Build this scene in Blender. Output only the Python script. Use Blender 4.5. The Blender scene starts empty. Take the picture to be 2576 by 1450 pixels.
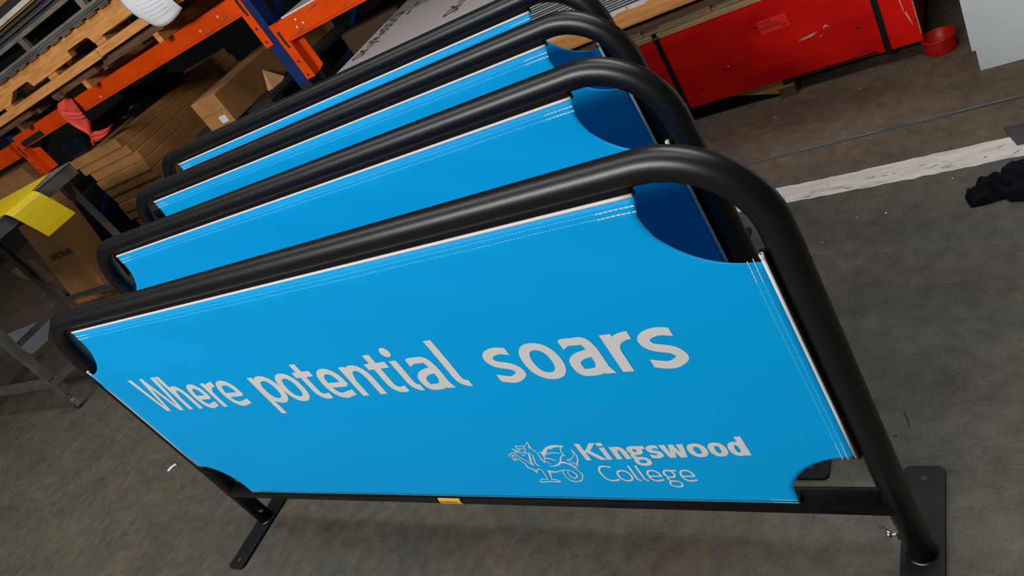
import bpy, bmesh, math, random
from mathutils import Vector, Matrix
random.seed(7)
scene = bpy.context.scene
COL = scene.collection

# ------------------------------------------------------------------ camera
cam_d = bpy.data.cameras.new('camera'); cam = bpy.data.objects.new('camera', cam_d); COL.objects.link(cam)
cam_d.sensor_fit = 'HORIZONTAL'; cam_d.sensor_width = 36.0; cam_d.lens = 1947.26 / 2576 * 36.0
cam_d.clip_start = 0.02; cam_d.clip_end = 100
RW = ((0.78930566, 0.1450675, 0.59661712), (0.35225233, 0.68888895, -0.63352214), (-0.50290642, 0.71020239, 0.49264358))
cam.matrix_world = Matrix.Translation((1.19021, -0.74543, 1.28487)) @ Matrix(RW).to_4x4()
scene.camera = cam

# ------------------------------------------------------------------ view, world, lights
scene.view_settings.view_transform = 'Standard'; scene.view_settings.look = 'None'
scene.view_settings.gamma = 1.0; scene.view_settings.exposure = 0.0
scene.view_settings.use_curve_mapping = False
world = bpy.data.worlds.new('world'); scene.world = world; world.use_nodes = True
world.node_tree.nodes['Background'].inputs[0].default_value = (0.75, 0.85, 1.0, 1)
world.node_tree.nodes['Background'].inputs[1].default_value = 0.05

def area(name, loc, target, sx, sy, power, color):
    d = bpy.data.lights.new(name, 'AREA'); d.shape = 'RECTANGLE'; d.size = sx; d.size_y = sy; d.energy = power; d.color = color
    o = bpy.data.objects.new(name, d); COL.objects.link(o); o.location = loc
    o.rotation_euler = (Vector(target) - Vector(loc)).to_track_quat('-Z', 'Y').to_euler()
    return o
area('skylight_front', (-1.0, -3.6, 3.45), (-0.4, 0.2, 0.5), 4.4, 0.9, 310, (1.0, 0.97, 0.93))
area('skylight_back', (1.7, 2.9, 4.6), (1.2, 1.4, 0.0), 3.0, 0.6, 100, (0.93, 0.96, 1.0))
area('skylight_overhead', (-0.8, 0.25, 4.6), (-0.8, 0.5, 0.0), 7.0, 0.6, 95, (0.92, 0.96, 1.0))

# ------------------------------------------------------------------ materials
MATS = {}
def mat(name, color, rough=0.6, metal=0.0, var=0.0, scale=8.0, color2=None, bump=0.0, bscale=60.0, stretch=(1, 1, 1), spec=0.5, detail=6.0, coat=0.0, lo=0.35, hi=0.65):
    if name in MATS: return MATS[name]
    m = bpy.data.materials.new(name); m.use_nodes = True; nt = m.node_tree
    b = nt.nodes['Principled BSDF']; b.inputs['Roughness'].default_value = rough; b.inputs['Metallic'].default_value = metal
    b.inputs['Specular IOR Level'].default_value = spec
    if coat: b.inputs['Coat Weight'].default_value = coat; b.inputs['Coat Roughness'].default_value = 0.25
    c2 = color2 or tuple(max(0, c * (1 - var)) for c in color)
    if var or color2 or bump:
        tc = nt.nodes.new('ShaderNodeTexCoord'); mp = nt.nodes.new('ShaderNodeMapping'); mp.inputs['Scale'].default_value = stretch
        nt.links.new(tc.outputs['Object'], mp.inputs['Vector'])
    if var or color2:
        n = nt.nodes.new('ShaderNodeTexNoise'); n.inputs['Scale'].default_value = scale; n.inputs['Detail'].default_value = detail
        nt.links.new(mp.outputs[0], n.inputs['Vector'])
        r = nt.nodes.new('ShaderNodeValToRGB'); r.color_ramp.elements[0].position = lo; r.color_ramp.elements[1].position = hi
        r.color_ramp.elements[0].color = (*c2, 1); r.color_ramp.elements[1].color = (*color, 1)
        nt.links.new(n.outputs[0], r.inputs[0]); nt.links.new(r.outputs[0], b.inputs['Base Color'])
    else: b.inputs['Base Color'].default_value = (*color, 1)
    if bump:
        n2 = nt.nodes.new('ShaderNodeTexNoise'); n2.inputs['Scale'].default_value = bscale; n2.inputs['Detail'].default_value = 4
        nt.links.new(mp.outputs[0], n2.inputs['Vector'])
        bp = nt.nodes.new('ShaderNodeBump'); bp.inputs['Strength'].default_value = bump; bp.inputs['Distance'].default_value = 0.01
        nt.links.new(n2.outputs[0], bp.inputs['Height']); nt.links.new(bp.outputs[0], b.inputs['Normal'])
    MATS[name] = m; return m

M_BLACK = mat('black_powder_coat', (0.003, 0.003, 0.0032), 0.37, spec=0.5)
M_PLATE = mat('black_plate_coat', (0.006, 0.0065, 0.0075), 0.55, spec=0.2)
M_TRACK = mat('black_track', (0.003, 0.003, 0.003), 0.6, spec=0.15)
M_BLUE = mat('blue_banner_cloth', (0.0, 0.295, 0.66), 0.5, bump=0.03, bscale=900, spec=0.12)
M_PRINT = mat('white_print', (0.56, 0.56, 0.56), 0.55, spec=0.25)
M_PIPE = mat('white_piping', (0.62, 0.59, 0.60), 0.6)
M_THREAD = mat('pale_blue_thread', (0.16, 0.50, 0.70), 0.7)
M_THREADW = mat('white_thread', (0.50, 0.56, 0.60), 0.7)
M_ZINC = mat('zinc_steel', (0.55, 0.57, 0.6), 0.28, 1.0)
M_ORANGE = mat('orange_rack_paint', (0.72, 0.062, 0.0005), 0.55, spec=0.15, var=0.18, scale=6)
M_RACKBLUE = mat('blue_rack_paint', (0.003, 0.022, 0.13), 0.45, var=0.3, scale=9)
M_SCUFF = mat('bare_scuffed_steel', (0.09, 0.07, 0.06), 0.6)
M_DARK = mat('dark_rubber_and_shade', (0.008, 0.008, 0.009), 0.7)
M_GREYMETAL = mat('dull_grey_steel', (0.10, 0.095, 0.085), 0.5, 0.3, var=0.4, scale=14)
M_STILL = mat('beige_grey_steel', (0.17, 0.145, 0.11), 0.6, var=0.4, scale=10)
M_ALU = mat('aluminium_profile', (0.45, 0.46, 0.48), 0.35, 0.8, var=0.5, scale=3, stretch=(1, 20, 20))
M_WOOD = mat('pallet_wood', (0.62, 0.285, 0.085), 0.75, spec=0.2, color2=(0.45, 0.19, 0.052), scale=5, stretch=(1.2, 9, 14), bump=0.15, bscale=30)
M_WOODDK = mat('weathered_brown_wood', (0.16, 0.075, 0.032), 0.8, color2=(0.07, 0.033, 0.016), scale=6, stretch=(1, 9, 14), bump=0.2, bscale=30)
M_PLY = mat('plywood_edge', (0.50, 0.28, 0.13), 0.75, color2=(0.25, 0.15, 0.07), scale=5, stretch=(1, 12, 40))
M_CARD = mat('brown_cardboard', (0.34, 0.155, 0.045), 0.8, color2=(0.26, 0.115, 0.032), scale=6, bump=0.08, bscale=20)
M_CARDDK = mat('dull_cardboard', (0.20, 0.10, 0.045), 0.85, color2=(0.13, 0.065, 0.03), scale=5)
M_CARDLT = mat('cardboard_flap', (0.52, 0.27, 0.12), 0.8, var=0.1)
M_INK = mat('black_ink', (0.02, 0.018, 0.02), 0.6)
M_PAPER = mat('white_paper', (0.62, 0.63, 0.67), 0.7)
M_GREYINK = mat('pale_grey_ink', (0.38, 0.38, 0.42), 0.7)
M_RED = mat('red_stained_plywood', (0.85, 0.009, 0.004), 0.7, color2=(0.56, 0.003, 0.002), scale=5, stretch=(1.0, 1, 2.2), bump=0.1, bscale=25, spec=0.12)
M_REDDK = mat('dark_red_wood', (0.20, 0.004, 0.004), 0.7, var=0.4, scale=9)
M_LABEL = mat('bright_red_label', (1.0, 0.022, 0.01), 0.55)
M_LABELINK = mat('dark_red_ink', (0.12, 0.0, 0.0), 0.6)
M_STRAP = mat('black_strap', (0.006, 0.007, 0.0075), 0.5, spec=0.25)
M_TUB = mat('red_plastic', (0.38, 0.006, 0.002), 0.4, spec=0.3)
M_FABRIC = mat('black_jersey', (0.006, 0.006, 0.008), 0.95, spec=0.1, bump=0.3, bscale=120)
M_RAG = mat('coral_red_cloth', (0.78, 0.07, 0.045), 0.85, var=0.35, scale=12)
M_WHITEB = mat('white_board', (0.60, 0.63, 0.65), 0.55, var=0.05, scale=3, spec=0.3)
M_YELLOW = mat('yellow_sheet', (0.64, 0.46, 0.002), 0.45, var=0.04, scale=4)
M_FILM = mat('white_film_sheet', (0.31, 0.30, 0.29), 0.5, var=0.06, scale=2)
M_SHEETDK = mat('dark_grey_sheet_edge', (0.05, 0.053, 0.057), 0.5, var=0.3, scale=20)
M_WHITEEDGE = mat('white_edge_line', (0.55, 0.56, 0.56), 0.5)
M_BAG = mat('navy_plastic_bag', (0.004, 0.006, 0.014), 0.3, spec=0.5)
M_GREYPL = mat('grey_plastic', (0.06, 0.06, 0.065), 0.5)
M_YLABEL = mat('yellow_sticker', (0.62, 0.38, 0.05), 0.5)
M_MAGENTA = mat('magenta_plastic', (0.6, 0.01, 0.18), 0.5)
M_SPECK = mat('white_litter', (0.7, 0.7, 0.7), 0.7)

def floor_material():
    m = bpy.data.materials.new('stained_concrete'); m.use_nodes = True; nt = m.node_tree; N = nt.nodes; L = nt.links
    b = N['Principled BSDF']; b.inputs['Specular IOR Level'].default_value = 0.3
    tc = N.new('ShaderNodeTexCoord')
    def noise(sc, det, st=(1, 1, 1), dist=0.0):
        mp = N.new('ShaderNodeMapping'); mp.inputs['Scale'].default_value = st; L.new(tc.outputs['Object'], mp.inputs['Vector'])
        n = N.new('ShaderNodeTexNoise'); n.inputs['Scale'].default_value = sc; n.inputs['Detail'].default_value = det; n.inputs['Distortion'].default_value = dist
        L.new(mp.outputs[0], n.inputs['Vector']); return n
    def ramp(n, p0, c0, p1, c1):
        r = N.new('ShaderNodeValToRGB'); r.color_ramp.elements[0].position = p0; r.color_ramp.elements[1].position = p1
        r.color_ramp.elements[0].color = (*c0, 1); r.color_ramp.elements[1].color = (*c1, 1); L.new(n.outputs[0], r.inputs[0]); return r
    def mix(a, b_, f, mode='MIX'):
        x = N.new('ShaderNodeMix'); x.data_type = 'RGBA'; x.blend_type = mode
        L.new(a, x.inputs[6]); L.new(b_, x.inputs[7])
        if isinstance(f, float): x.inputs[0].default_value = f
        else: L.new(f, x.inputs[0])
        return x.outputs[2]
    big = ramp(noise(5.5, 8), 0.32, (0.050, 0.047, 0.037), 0.7, (0.094, 0.081, 0.057))
    tint = ramp(noise(3.1, 6, (1, 2.2, 1)), 0.42, (0.060, 0.060, 0.046), 0.72, (0.094, 0.066, 0.046))
    c = mix(big.outputs[0], tint.outputs[0], 0.45)
    mott = ramp(noise(26, 9), 0.3, (0.72, 0.72, 0.72), 0.65, (1.12, 1.11, 1.09))
    c = mix(c, mott.outputs[0], 1.0, 'MULTIPLY')
    fine = ramp(noise(160, 5), 0.3, (0.80, 0.80, 0.80), 0.7, (1.16, 1.16, 1.16))
    c = mix(c, fine.outputs[0], 1.0, 'MULTIPLY')
    spots = ramp(noise(30, 3), 0.70, (1, 1, 1), 0.76, (0.55, 0.52, 0.5))
    c = mix(c, spots.outputs[0], 1.0, 'MULTIPLY')
    # traffic strip between joint and paint line is browner
    sx = N.new('ShaderNodeSeparateXYZ'); L.new(tc.outputs['Object'], sx.inputs[0])
    mr = N.new('ShaderNodeMapRange'); mr.interpolation_type = 'SMOOTHSTEP'
    mr.inputs['From Min'].default_value = 1.05; mr.inputs['From Max'].default_value = 1.25; L.new(sx.outputs['Y'], mr.inputs['Value'])
    brown = N.new('ShaderNodeRGB'); brown.outputs[0].default_value = (1.55, 1.28, 1.12, 1)
    cb = mix(c, brown.outputs[0], 1.0, 'MULTIPLY')
    c = mix(c, cb, mr.outputs[0])
    L.new(c, b.inputs['Base Color'])
    rr = ramp(noise(9, 5), 0.3, (0.55,) * 3, 0.7, (0.75,) * 3); L.new(rr.outputs[0], b.inputs['Roughness'])
    bp = N.new('ShaderNodeBump'); bp.inputs['Strength'].default_value = 0.12; bp.inputs['Distance'].default_value = 0.004
    L.new(noise(45, 6).outputs[0], bp.inputs['Height']); L.new(bp.outputs[0], b.inputs['Normal'])
    return m
M_FLOOR = floor_material()

def paint_material():
    m = bpy.data.materials.new('worn_white_floor_paint'); m.use_nodes = True; nt = m.node_tree; N = nt.nodes; L = nt.links
    b = N['Principled BSDF']; b.inputs['Roughness'].default_value = 0.6
    tc = N.new('ShaderNodeTexCoord'); mp = N.new('ShaderNodeMapping'); mp.inputs['Scale'].default_value = (1, 6, 1); L.new(tc.outputs['Object'], mp.inputs['Vector'])
    n = N.new('ShaderNodeTexNoise'); n.inputs['Scale'].default_value = 9; n.inputs['Detail'].default_value = 8; L.new(mp.outputs[0], n.inputs['Vector'])
    r = N.new('ShaderNodeValToRGB'); e = r.color_ramp.elements
    e[0].position = 0.33; e[0].color = (0.09, 0.085, 0.08, 1); e[1].position = 0.375; e[1].color = (0.46, 0.42, 0.37, 1)
    e2 = e.new(0.6); e2.color = (0.60, 0.53, 0.44, 1)
    L.new(n.outputs[0], r.inputs[0]); L.new(r.outputs[0], b.inputs['Base Color']); return m
M_PAINT = paint_material()

# ------------------------------------------------------------------ mesh helpers
class MB:
    def __init__(s): s.v = []; s.f = []
    def add(s, vs, fs):
        o = len(s.v); s.v += [tuple(v) for v in vs]; s.f += [tuple(o + i for i in f) for f in fs]; return s
    def box(s, x0, x1, y0, y1, z0, z1):
        vs = [(x, y, z) for z in (z0, z1) for y in (y0, y1) for x in (x0, x1)]
        return s.add(vs, [(0, 2, 3, 1), (4, 5, 7, 6), (0, 1, 5, 4), (2, 6, 7, 3), (0, 4, 6, 2), (1, 3, 7, 5)])
    def obox(s, c, ax, ay, az, hx, hy, hz):
        c = Vector(c); ax, ay, az = Vector(ax).normalized() * hx, Vector(ay).normalized() * hy, Vector(az).normalized() * hz
        vs = [c + ax * i + ay * j + az * k for k in (-1, 1) for j in (-1, 1) for i in (-1, 1)]
        return s.add(vs, [(0, 2, 3, 1), (4, 5, 7, 6), (0, 1, 5, 4), (2, 6, 7, 3), (0, 4, 6, 2), (1, 3, 7, 5)])
    def bar(s, a, b, w, h, up=(0, 0, 1)):
        a, b = Vector(a), Vector(b); d = b - a; side = d.cross(Vector(up))
        if side.length < 1e-6: side = d.cross(Vector((0, 1, 0)))
        return s.obox((a + b) / 2, d, side, side.cross(d), d.length / 2, w / 2, h / 2)
    def tube(s, path, r, n=24, closed=False, caps=True):
        P = [Vector(p) for p in path]; m = len(P); rings = []
        T = []
        for i in range(m):
            a = P[(i - 1) % m] if (closed or i > 0) else P[i]; b = P[(i + 1) % m] if (closed or i < m - 1) else P[i]
            T.append((b - a).normalized())
        nrm = T[0].orthogonal().normalized(); prev = T[0]
        rr = r if isinstance(r, (list, tuple)) else [r] * m
        vs = []
        for i in range(m):
            q = prev.rotation_difference(T[i]); nrm = q @ nrm; nrm = (nrm - nrm.dot(T[i]) * T[i]).normalized(); prev = T[i]
            bn = T[i].cross(nrm)
            for k in range(n):
                a = 2 * math.pi * k / n; vs.append(P[i] + (nrm * math.cos(a) + bn * math.sin(a)) * rr[i])
        fs = []
        for i in range(m if closed else m - 1):
            j = (i + 1) % m
            for k in range(n):
                k2 = (k + 1) % n; fs.append((i * n + k, i * n + k2, j * n + k2, j * n + k))
        if caps and not closed: fs.append(tuple(reversed(range(n)))); fs.append(tuple((m - 1) * n + k for k in range(n)))
        return s.add(vs, fs)
    def cyl(s, a, b, r, n=24, r2=None): return s.tube([a, b], [r, r if r2 is None else r2], n)
    def lathe(s, c, prof, n=40):
        cx, cy, cz = c; m = len(prof); vs = []; fs = []
        for (r, z) in prof:
            for k in range(n):
                a = 2 * math.pi * k / n; vs.append((cx + r * math.cos(a), cy + r * math.sin(a), cz + z))
        for i in range(m - 1):
            for k in range(n):
                k2 = (k + 1) % n; fs.append((i * n + k, i * n + k2, (i + 1) * n + k2, (i + 1) * n + k))
        return s.add(vs, fs)
    def prism(s, poly, a, b, axis='y'):
        # poly: list of 2D points; extruded from a to b along axis
        n = len(poly)
        def P(p, t): return {'y': (p[0], t, p[1]), 'z': (p[0], p[1], t), 'x': (t, p[0], p[1])}[axis]
        vs = [P(p, a) for p in poly] + [P(p, b) for p in poly]
        fs = [tuple(range(n)), tuple(reversed(range(n, 2 * n)))] + [(i, i + n, (i + 1) % n + n, (i + 1) % n) for i in range(n)]
        return s.add(vs, fs)
    def build(s, name, m, parent=None, smooth=False, bevel=0.0, fix=True):
        me = bpy.data.meshes.new(name); me.from_pydata([tuple(v) for v in s.v], [], s.f); me.materials.append(m)
        bm = bmesh.new(); bm.from_mesh(me)
        if fix: bmesh.ops.recalc_face_normals(bm, faces=bm.faces)
        if bevel:
            ed = [e for e in bm.edges if len(e.link_faces) == 2 and e.calc_face_angle(0) > 0.6]
            bmesh.ops.bevel(bm, geom=ed, offset=bevel, segments=2, affect='EDGES', profile=0.6)
        if smooth:
            for f in bm.faces: f.smooth = len(f.verts) <= 4
        bm.to_mesh(me); bm.free()
        o = bpy.data.objects.new(name, me); COL.objects.link(o)
        if parent: o.parent = parent
        return o

def tag(o, label=None, cat=None, group=None, kind=None):
    if label: o['label'] = label
    if cat: o['category'] = cat
    if group: o['group'] = group
    if kind: o['kind'] = kind
    return o
def thing(name, label, cat, loc=(0, 0, 0), rz=0.0, group=None):
    o = bpy.data.objects.new(name, None); COL.objects.link(o); o.location = loc; o.rotation_euler = (0, 0, rz); o.empty_display_size = 0.05
    return tag(o, label, cat, group)
def kids(o): return [c for c in bpy.data.objects if c.parent == o]
def copy_tree(o, parent=None):
    c = o.copy(); COL.objects.link(c); c.parent = parent
    for ch in kids(o): copy_tree(ch, c)
    return c
def text_mesh(s, size, name, m, parent, mtx, xs=1.0, bold=0.0, extr=0.0004):
    cu = bpy.data.curves.new(name, 'FONT'); cu.body = s; cu.size = size; cu.offset = bold; cu.extrude = extr; cu.space_character = 1.0; cu.resolution_u = 3
    t = bpy.data.objects.new(name + '_source', cu); COL.objects.link(t)
    dg = bpy.context.evaluated_depsgraph_get(); me = bpy.data.meshes.new_from_object(t.evaluated_get(dg))
    bpy.data.objects.remove(t); me.transform(Matrix.Diagonal((xs, 1, 1, 1))); me.transform(mtx)
    me.materials.clear(); me.materials.append(m); o = bpy.data.objects.new(name, me); COL.objects.link(o)
    if parent: o.parent = parent
    return o
def frame_mtx(origin, right, up):
    r = Vector(right).normalized(); u = Vector(up).normalized(); n = r.cross(u)
    return Matrix.Translation(origin) @ Matrix((r, u, n)).transposed().to_4x4()

# ------------------------------------------------------------------ lettering built from pen strokes
def sarc(cx, cy, rx, ry, a0, a1, n=2.25, k=22):
    o = []
    for i in range(k + 1):
        a = math.radians(a0 + (a1 - a0) * i / k); c, s = math.cos(a), math.sin(a)
        o.append((cx + rx * math.copysign(abs(c) ** (2 / n), c), cy + ry * math.copysign(abs(s) ** (2 / n), s)))
    return o
def crs(p, k=6):
    o = []
    for i in range(len(p) - 1):
        a = p[max(i - 1, 0)]; b = p[i]; c = p[i + 1]; d = p[min(i + 2, len(p) - 1)]
        for j in range(k):
            t = j / k
            o.append(tuple(.5 * (2 * b[q] + (-a[q] + c[q]) * t + (2 * a[q] - 5 * b[q] + 4 * c[q] - d[q]) * t * t + (-a[q] + 3 * b[q] - 3 * c[q] + d[q]) * t ** 3) for q in (0, 1)))
    return o + [p[-1]]
def pen(path, sv, sh, c0='', c1='', closed=False):
    m = len(path); L = []; R = []
    for i in range(m):
        a = path[i - 1] if (closed or i) else path[i]; b = path[(i + 1) % m] if (closed or i < m - 1) else path[i]
        dx, dy = b[0] - a[0], b[1] - a[1]; l = math.hypot(dx, dy) or 1e-9; dx /= l; dy /= l
        h = .5 * math.hypot(sv * dy, sh * dx); ox, oy = -dy * h, dx * h
        cut = c0 if i == 0 else (c1 if i == m - 1 else '')
        if not closed and cut == 'v' and abs(dx) > .3: ox, oy = 0, math.copysign(h / abs(dx), dx)
        if not closed and cut == 'h' and abs(dy) > .3: ox, oy = math.copysign(h / abs(dy), -dy), 0
        L.append((path[i][0] + ox, path[i][1] + oy)); R.append((path[i][0] - ox, path[i][1] - oy))
    q = []
    for i in range(m if closed else m - 1):
        j = (i + 1) % m; q.append((L[i], R[i], R[j], L[j]))
    return q
def seg(a, b, k=8): return [(a[0] + (b[0] - a[0]) * i / k, a[1] + (b[1] - a[1]) * i / k) for i in range(k + 1)]
def glyph(ch, x0, x1, X, A, s, h, D=0.0):
    """quads of one letter: outer extents x0..x1, x-height X, ascender A, stem s, horizontal weight h"""
    w = x1 - x0; ov = .022 * X; q = []; P = lambda *a, **k: q.extend(pen(*a, **k))
    def ring(a, b, z0, z1): P(sarc((a + b) / 2, (z0 + z1) / 2, (b - a - s) / 2, (z1 - z0 - h) / 2, 0, 360, k=40)[:-1], s, h, closed=True)
    def hook(xs, top):   # stem that turns right at its foot
        rr = .24 * X
        P(seg((xs, top), (xs, rr + .06 * X)) + sarc(xs + rr * 1.05, rr + h * .45, rr * 1.05, rr, 180, 262, k=10) + [(x1, h * .52)], s, h, 'h', 'v')
    if ch == 'o': ring(x0, x1, -ov, X + ov)
    elif ch in 'nh':
        P(seg((x0 + s / 2, 0), (x0 + s / 2, A if ch == 'h' else X)), s, h, 'h', 'h')
        xr = x1 - s / 2; cx = (x0 + s / 2 + xr) / 2; ry = .42 * X
        P([(x0 + s * .5, .60 * X)] + sarc(cx + .02 * w, X + ov - h / 2 - ry, (xr - x0 - s / 2) / 2 - .02 * w, ry, 165, 0) + seg((xr, .5 * X), (xr, 0)), s, h, '', 'h')
    elif ch == 'r':
        P(seg((x0 + s / 2, 0), (x0 + s / 2, X)), s, h, 'h', 'h')
        P([(x0 + s * .5, .56 * X)] + sarc(x1 + .04 * w, X + ov - h / 2 - .42 * X, w - s / 2 + .04 * w, .42 * X, 165, 93), s, h, '', 'v')
    elif ch == 'p':
        P(seg((x0 + s / 2, -D), (x0 + s / 2, X)), s, h, 'h', 'h'); ring(x0 + .06 * w, x1, -ov, X + ov)
    elif ch == 'd':
        P(seg((x1 - s / 2, 0), (x1 - s / 2, A)), s, h, 'h', 'h'); ring(x0, x1 - .06 * w, -ov, X + ov)
    elif ch == 't':
        xs = x0 + .42 * w; P(seg((xs, 1.27 * X), (xs, .32 * X)) + sarc(xs + .26 * X, .26 * X + h * .45, .26 * X, .26 * X, 180, 265, k=10) + [(x1, h * .62)], s, h, '', 'v')
        P([(x0, X - h * .52), (x1, X - h * .48)], s, h * 1.0, 'v', 'v')
    elif ch == 'e':
        cx = (x0 + x1) / 2; ry = (X + 2 * ov - h) / 2; rx = (w - s) / 2
        P([(x0 + s * .6, .45 * X), (x1 - s * .35, .45 * X)], s, h * .9, 'v', 'v')
        P(sarc(cx, X / 2, rx, ry, -8, 292, k=36) + [(x1 - .04 * w, .10 * X + h * .3)], s, h, '', 'v')
    elif ch in 'il' :
        if w < 1.35 * s: P(seg((x0 + w / 2, 0), (x0 + w / 2, A if ch == 'l' else X)), s, h, 'h', 'h')
        else: hook(x0 + s / 2, A if ch == 'l' else X)
    elif ch == 'a':
        xr = x1 - s / 2 - .05 * w; ry = .36 * X
        P([(x0 + .09 * w, .86 * X)] + crs([(x0 + .24 * w, .93 * X), (x0 + .48 * w, X + ov - h / 2), (x0 + .72 * w, .90 * X), (xr, .66 * X)]) + seg((xr, .6 * X), (xr, .16 * X)) + [(x1 - s * .42, 0)], s, h, 'v', 'h')
        P(crs([(xr, .60 * X), (x0 + .42 * w, .54 * X), (x0 + .16 * w + s * .1, .42 * X), (x0 + s / 2, .27 * X), (x0 + .2 * w, .10 * X), (x0 + .44 * w, h / 2 - ov), (x0 + .68 * w, .12 * X), (xr, .30 * X)]), s, h)
    elif ch == 's':
        P(crs([(x1 - .09 * w, X - h * .62), (x0 + .6 * w, X + ov - h / 2), (x0 + .3 * w, X - h * .68), (x0 + s * .52, .73 * X), (x0 + .27 * w, .565 * X), (x0 + .70 * w, .44 * X), (x1 - s * .52, .27 * X), (x1 - .3 * w, h * .72), (x0 + .42 * w, h / 2 - ov), (x0 + .02 * w, h * .78)]), s * .98, h, 'v', 'v')
    elif ch in 'Ww':
        T = A if ch == 'W' else X; xm = (x0 + x1) / 2; e = s * .56; f = s * 1.08; b1 = x0 + .25 * w + s * .1; b2 = x1 - .25 * w - s * .1
        q += [((x0, T), (b1 - e, 0), (b1 + e * .2, 0), (x0 + f, T)), ((b1 - e * .4, 0), (b1 + e, 0), (xm + e * .9, T), (xm - e * .7, T)),
              ((b2 - e, 0), (b2 + e * .4, 0), (xm + e * .7, T), (xm - e * .9, T)), ((b2 - e * .2, 0), (b2 + e, 0), (x1, T), (x1 - f, T))]
    elif ch == 'K':
        P(seg((x0 + s / 2, 0), (x0 + s / 2, A)), s, h, 'h', 'h'); m_ = (x0 + s * .9, .50 * A)
        q += [((x1 - s * 1.25, A), (x1 - .02 * w, A), (m_[0] + s * .9, .50 * A), (m_[0] - s * .2, .45 * A)), ((m_[0] - s * .1, .56 * A), (m_[0] + s * 1.0, .60 * A), (x1, 0), (x1 - s * 1.3, 0))]
    elif ch == 'C':
        cx = x0 + .56 * w; P([(x1, A - h * 1.1)] + sarc(cx, A / 2, .56 * w - s / 2, A / 2 - h / 2 + ov, 78, 282, k=30) + [(x1, h * 1.2)], s, h, 'v', 'v')
    elif ch == 'g':
        ring(x0 + .02 * w, x0 + .80 * w, .30 * X, X + ov)
        P([(x0 + .52 * w, X - h * .5), (x1, X - h * .5)], s, h, 'v', 'v')
        P(crs([(x0 + .22 * w, .36 * X), (x0 + .12 * w, .20 * X), (x0 + .25 * w, .05 * X), (x0 + .45 * w, .02 * X)]), s * .8, h)
        P(sarc(x0 + .45 * w, -.22 * X, .44 * w - s * .4, .26 * X, 0, 360, k=30)[:-1], s * .8, h * .9, closed=True)
    return q

# ------------------------------------------------------------------ barrier dimensions (metres)
TZ, WF, RB, TR = 0.853, 0.90, 0.128, 0.0224          # top tube height, half width, bend radius, tube radius
RZ = 0.1534                                           # bottom rail height
PW, PZ0, PZ1, PY = 0.876, 0.177, 0.8250, -0.0225       # banner half width, bottom, top, plane
def ydef(x, z):
    """gentle real relief of the stretched cloth: hems tip back, soft drag folds from the corners"""
    y = 0.0045 * (1 - min(1, max(0, (PZ1 - z) / 0.023)) ** .8) + .0006 * math.sin(x * 140) * math.exp(-((PZ1 - .016 - z) / .006) ** 2)
    y -= 0.0022 * min(1, max(0, (z - PZ0) / 0.02)) * 0.0
    u = (x - PW) / 1.75; v = (z - PZ0) / 0.65
    y += 0.0024 * math.sin((x * 5.0 + z * 13.0)) * math.exp(-((z - 0.72) / 0.13) ** 2)
    y += 0.0010 * math.sin(x * 23 + z * 31) * math.exp(-((z - 0.77) / 0.05) ** 2)
    y += 0.0016 * math.sin((x * 9 - z * 16)) * math.exp(-((x + 0.45) / 0.25) ** 2 - ((z - 0.33) / 0.16) ** 2)
    return y
def corner_rows():
    rows = []
    rb = 0.124
    for i in range(13):                       # bottom cut-outs
        a = math.radians(68) * (12 - i) / 12; rows.append((PZ0 + rb * math.cos(a), PW - rb * math.sin(a)))
    zb0 = PZ0 + rb * math.cos(math.radians(68)); wb0 = PW - rb * math.sin(math.radians(68))
    pre = [(PZ0, 0.758), (PZ0 + .014, .7585), (PZ0 + .028, .7595)]
    rows = pre + rows
    rt = 0.133
    mid = [(PZ0 + rb + (PZ1 - rt - PZ0 - rb) * i / 30, PW) for i in range(1, 30)]
    top = []
    for i in range(13):
        a = math.radians(61) * i / 12; top.append((PZ1 - rt * math.cos(a), PW - rt * math.sin(a)))
    post = [(PZ1 - .045, .7545), (PZ1 - .028, .753), (PZ1 - .02, .7555), (PZ1 - .01, .758), (PZ1, .760)]
    return rows + mid + top + post
def banner_mesh():
    R = corner_rows(); n = 150; b = MB(); vs = []; fs = []
    for z, w in R:
        for i in range(n + 1):
            x = -w + 2 * w * i / n; vs.append((x, PY + ydef(x, z), z))
    for j in range(len(R) - 1):
        for i in range(n):
            a = j * (n + 1) + i; fs.append((a, a + 1, a + n + 2, a + n + 1))
    b.add(vs, fs); return b
def on_cloth(quads, name, m, parent, lift=0.0011):
    b = MB()
    for q in quads:
        o = len(b.v); ar = sum(q[i][0] * q[(i + 1) % len(q)][1] - q[(i + 1) % len(q)][0] * q[i][1] for i in range(len(q)))
        if abs(ar) < 1e-10: continue
        if ar < 0: q = q[::-1]
        lf = lift + (len(b.f) % 40) * 3e-6
        for x, z in q: b.v.append((x, PY + ydef(x, z) - lf, z))
        b.f.append(tuple(range(o, o + len(q))))
    o = b.build(name, m, parent, fix=False)
    return o

barrier = thing('banner_barrier', 'black tubular banner barrier nearest the camera, its slogan and dragon crest in full view', 'barrier', (0, 0, 0), group='black framed banner barriers standing in a row')
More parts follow.
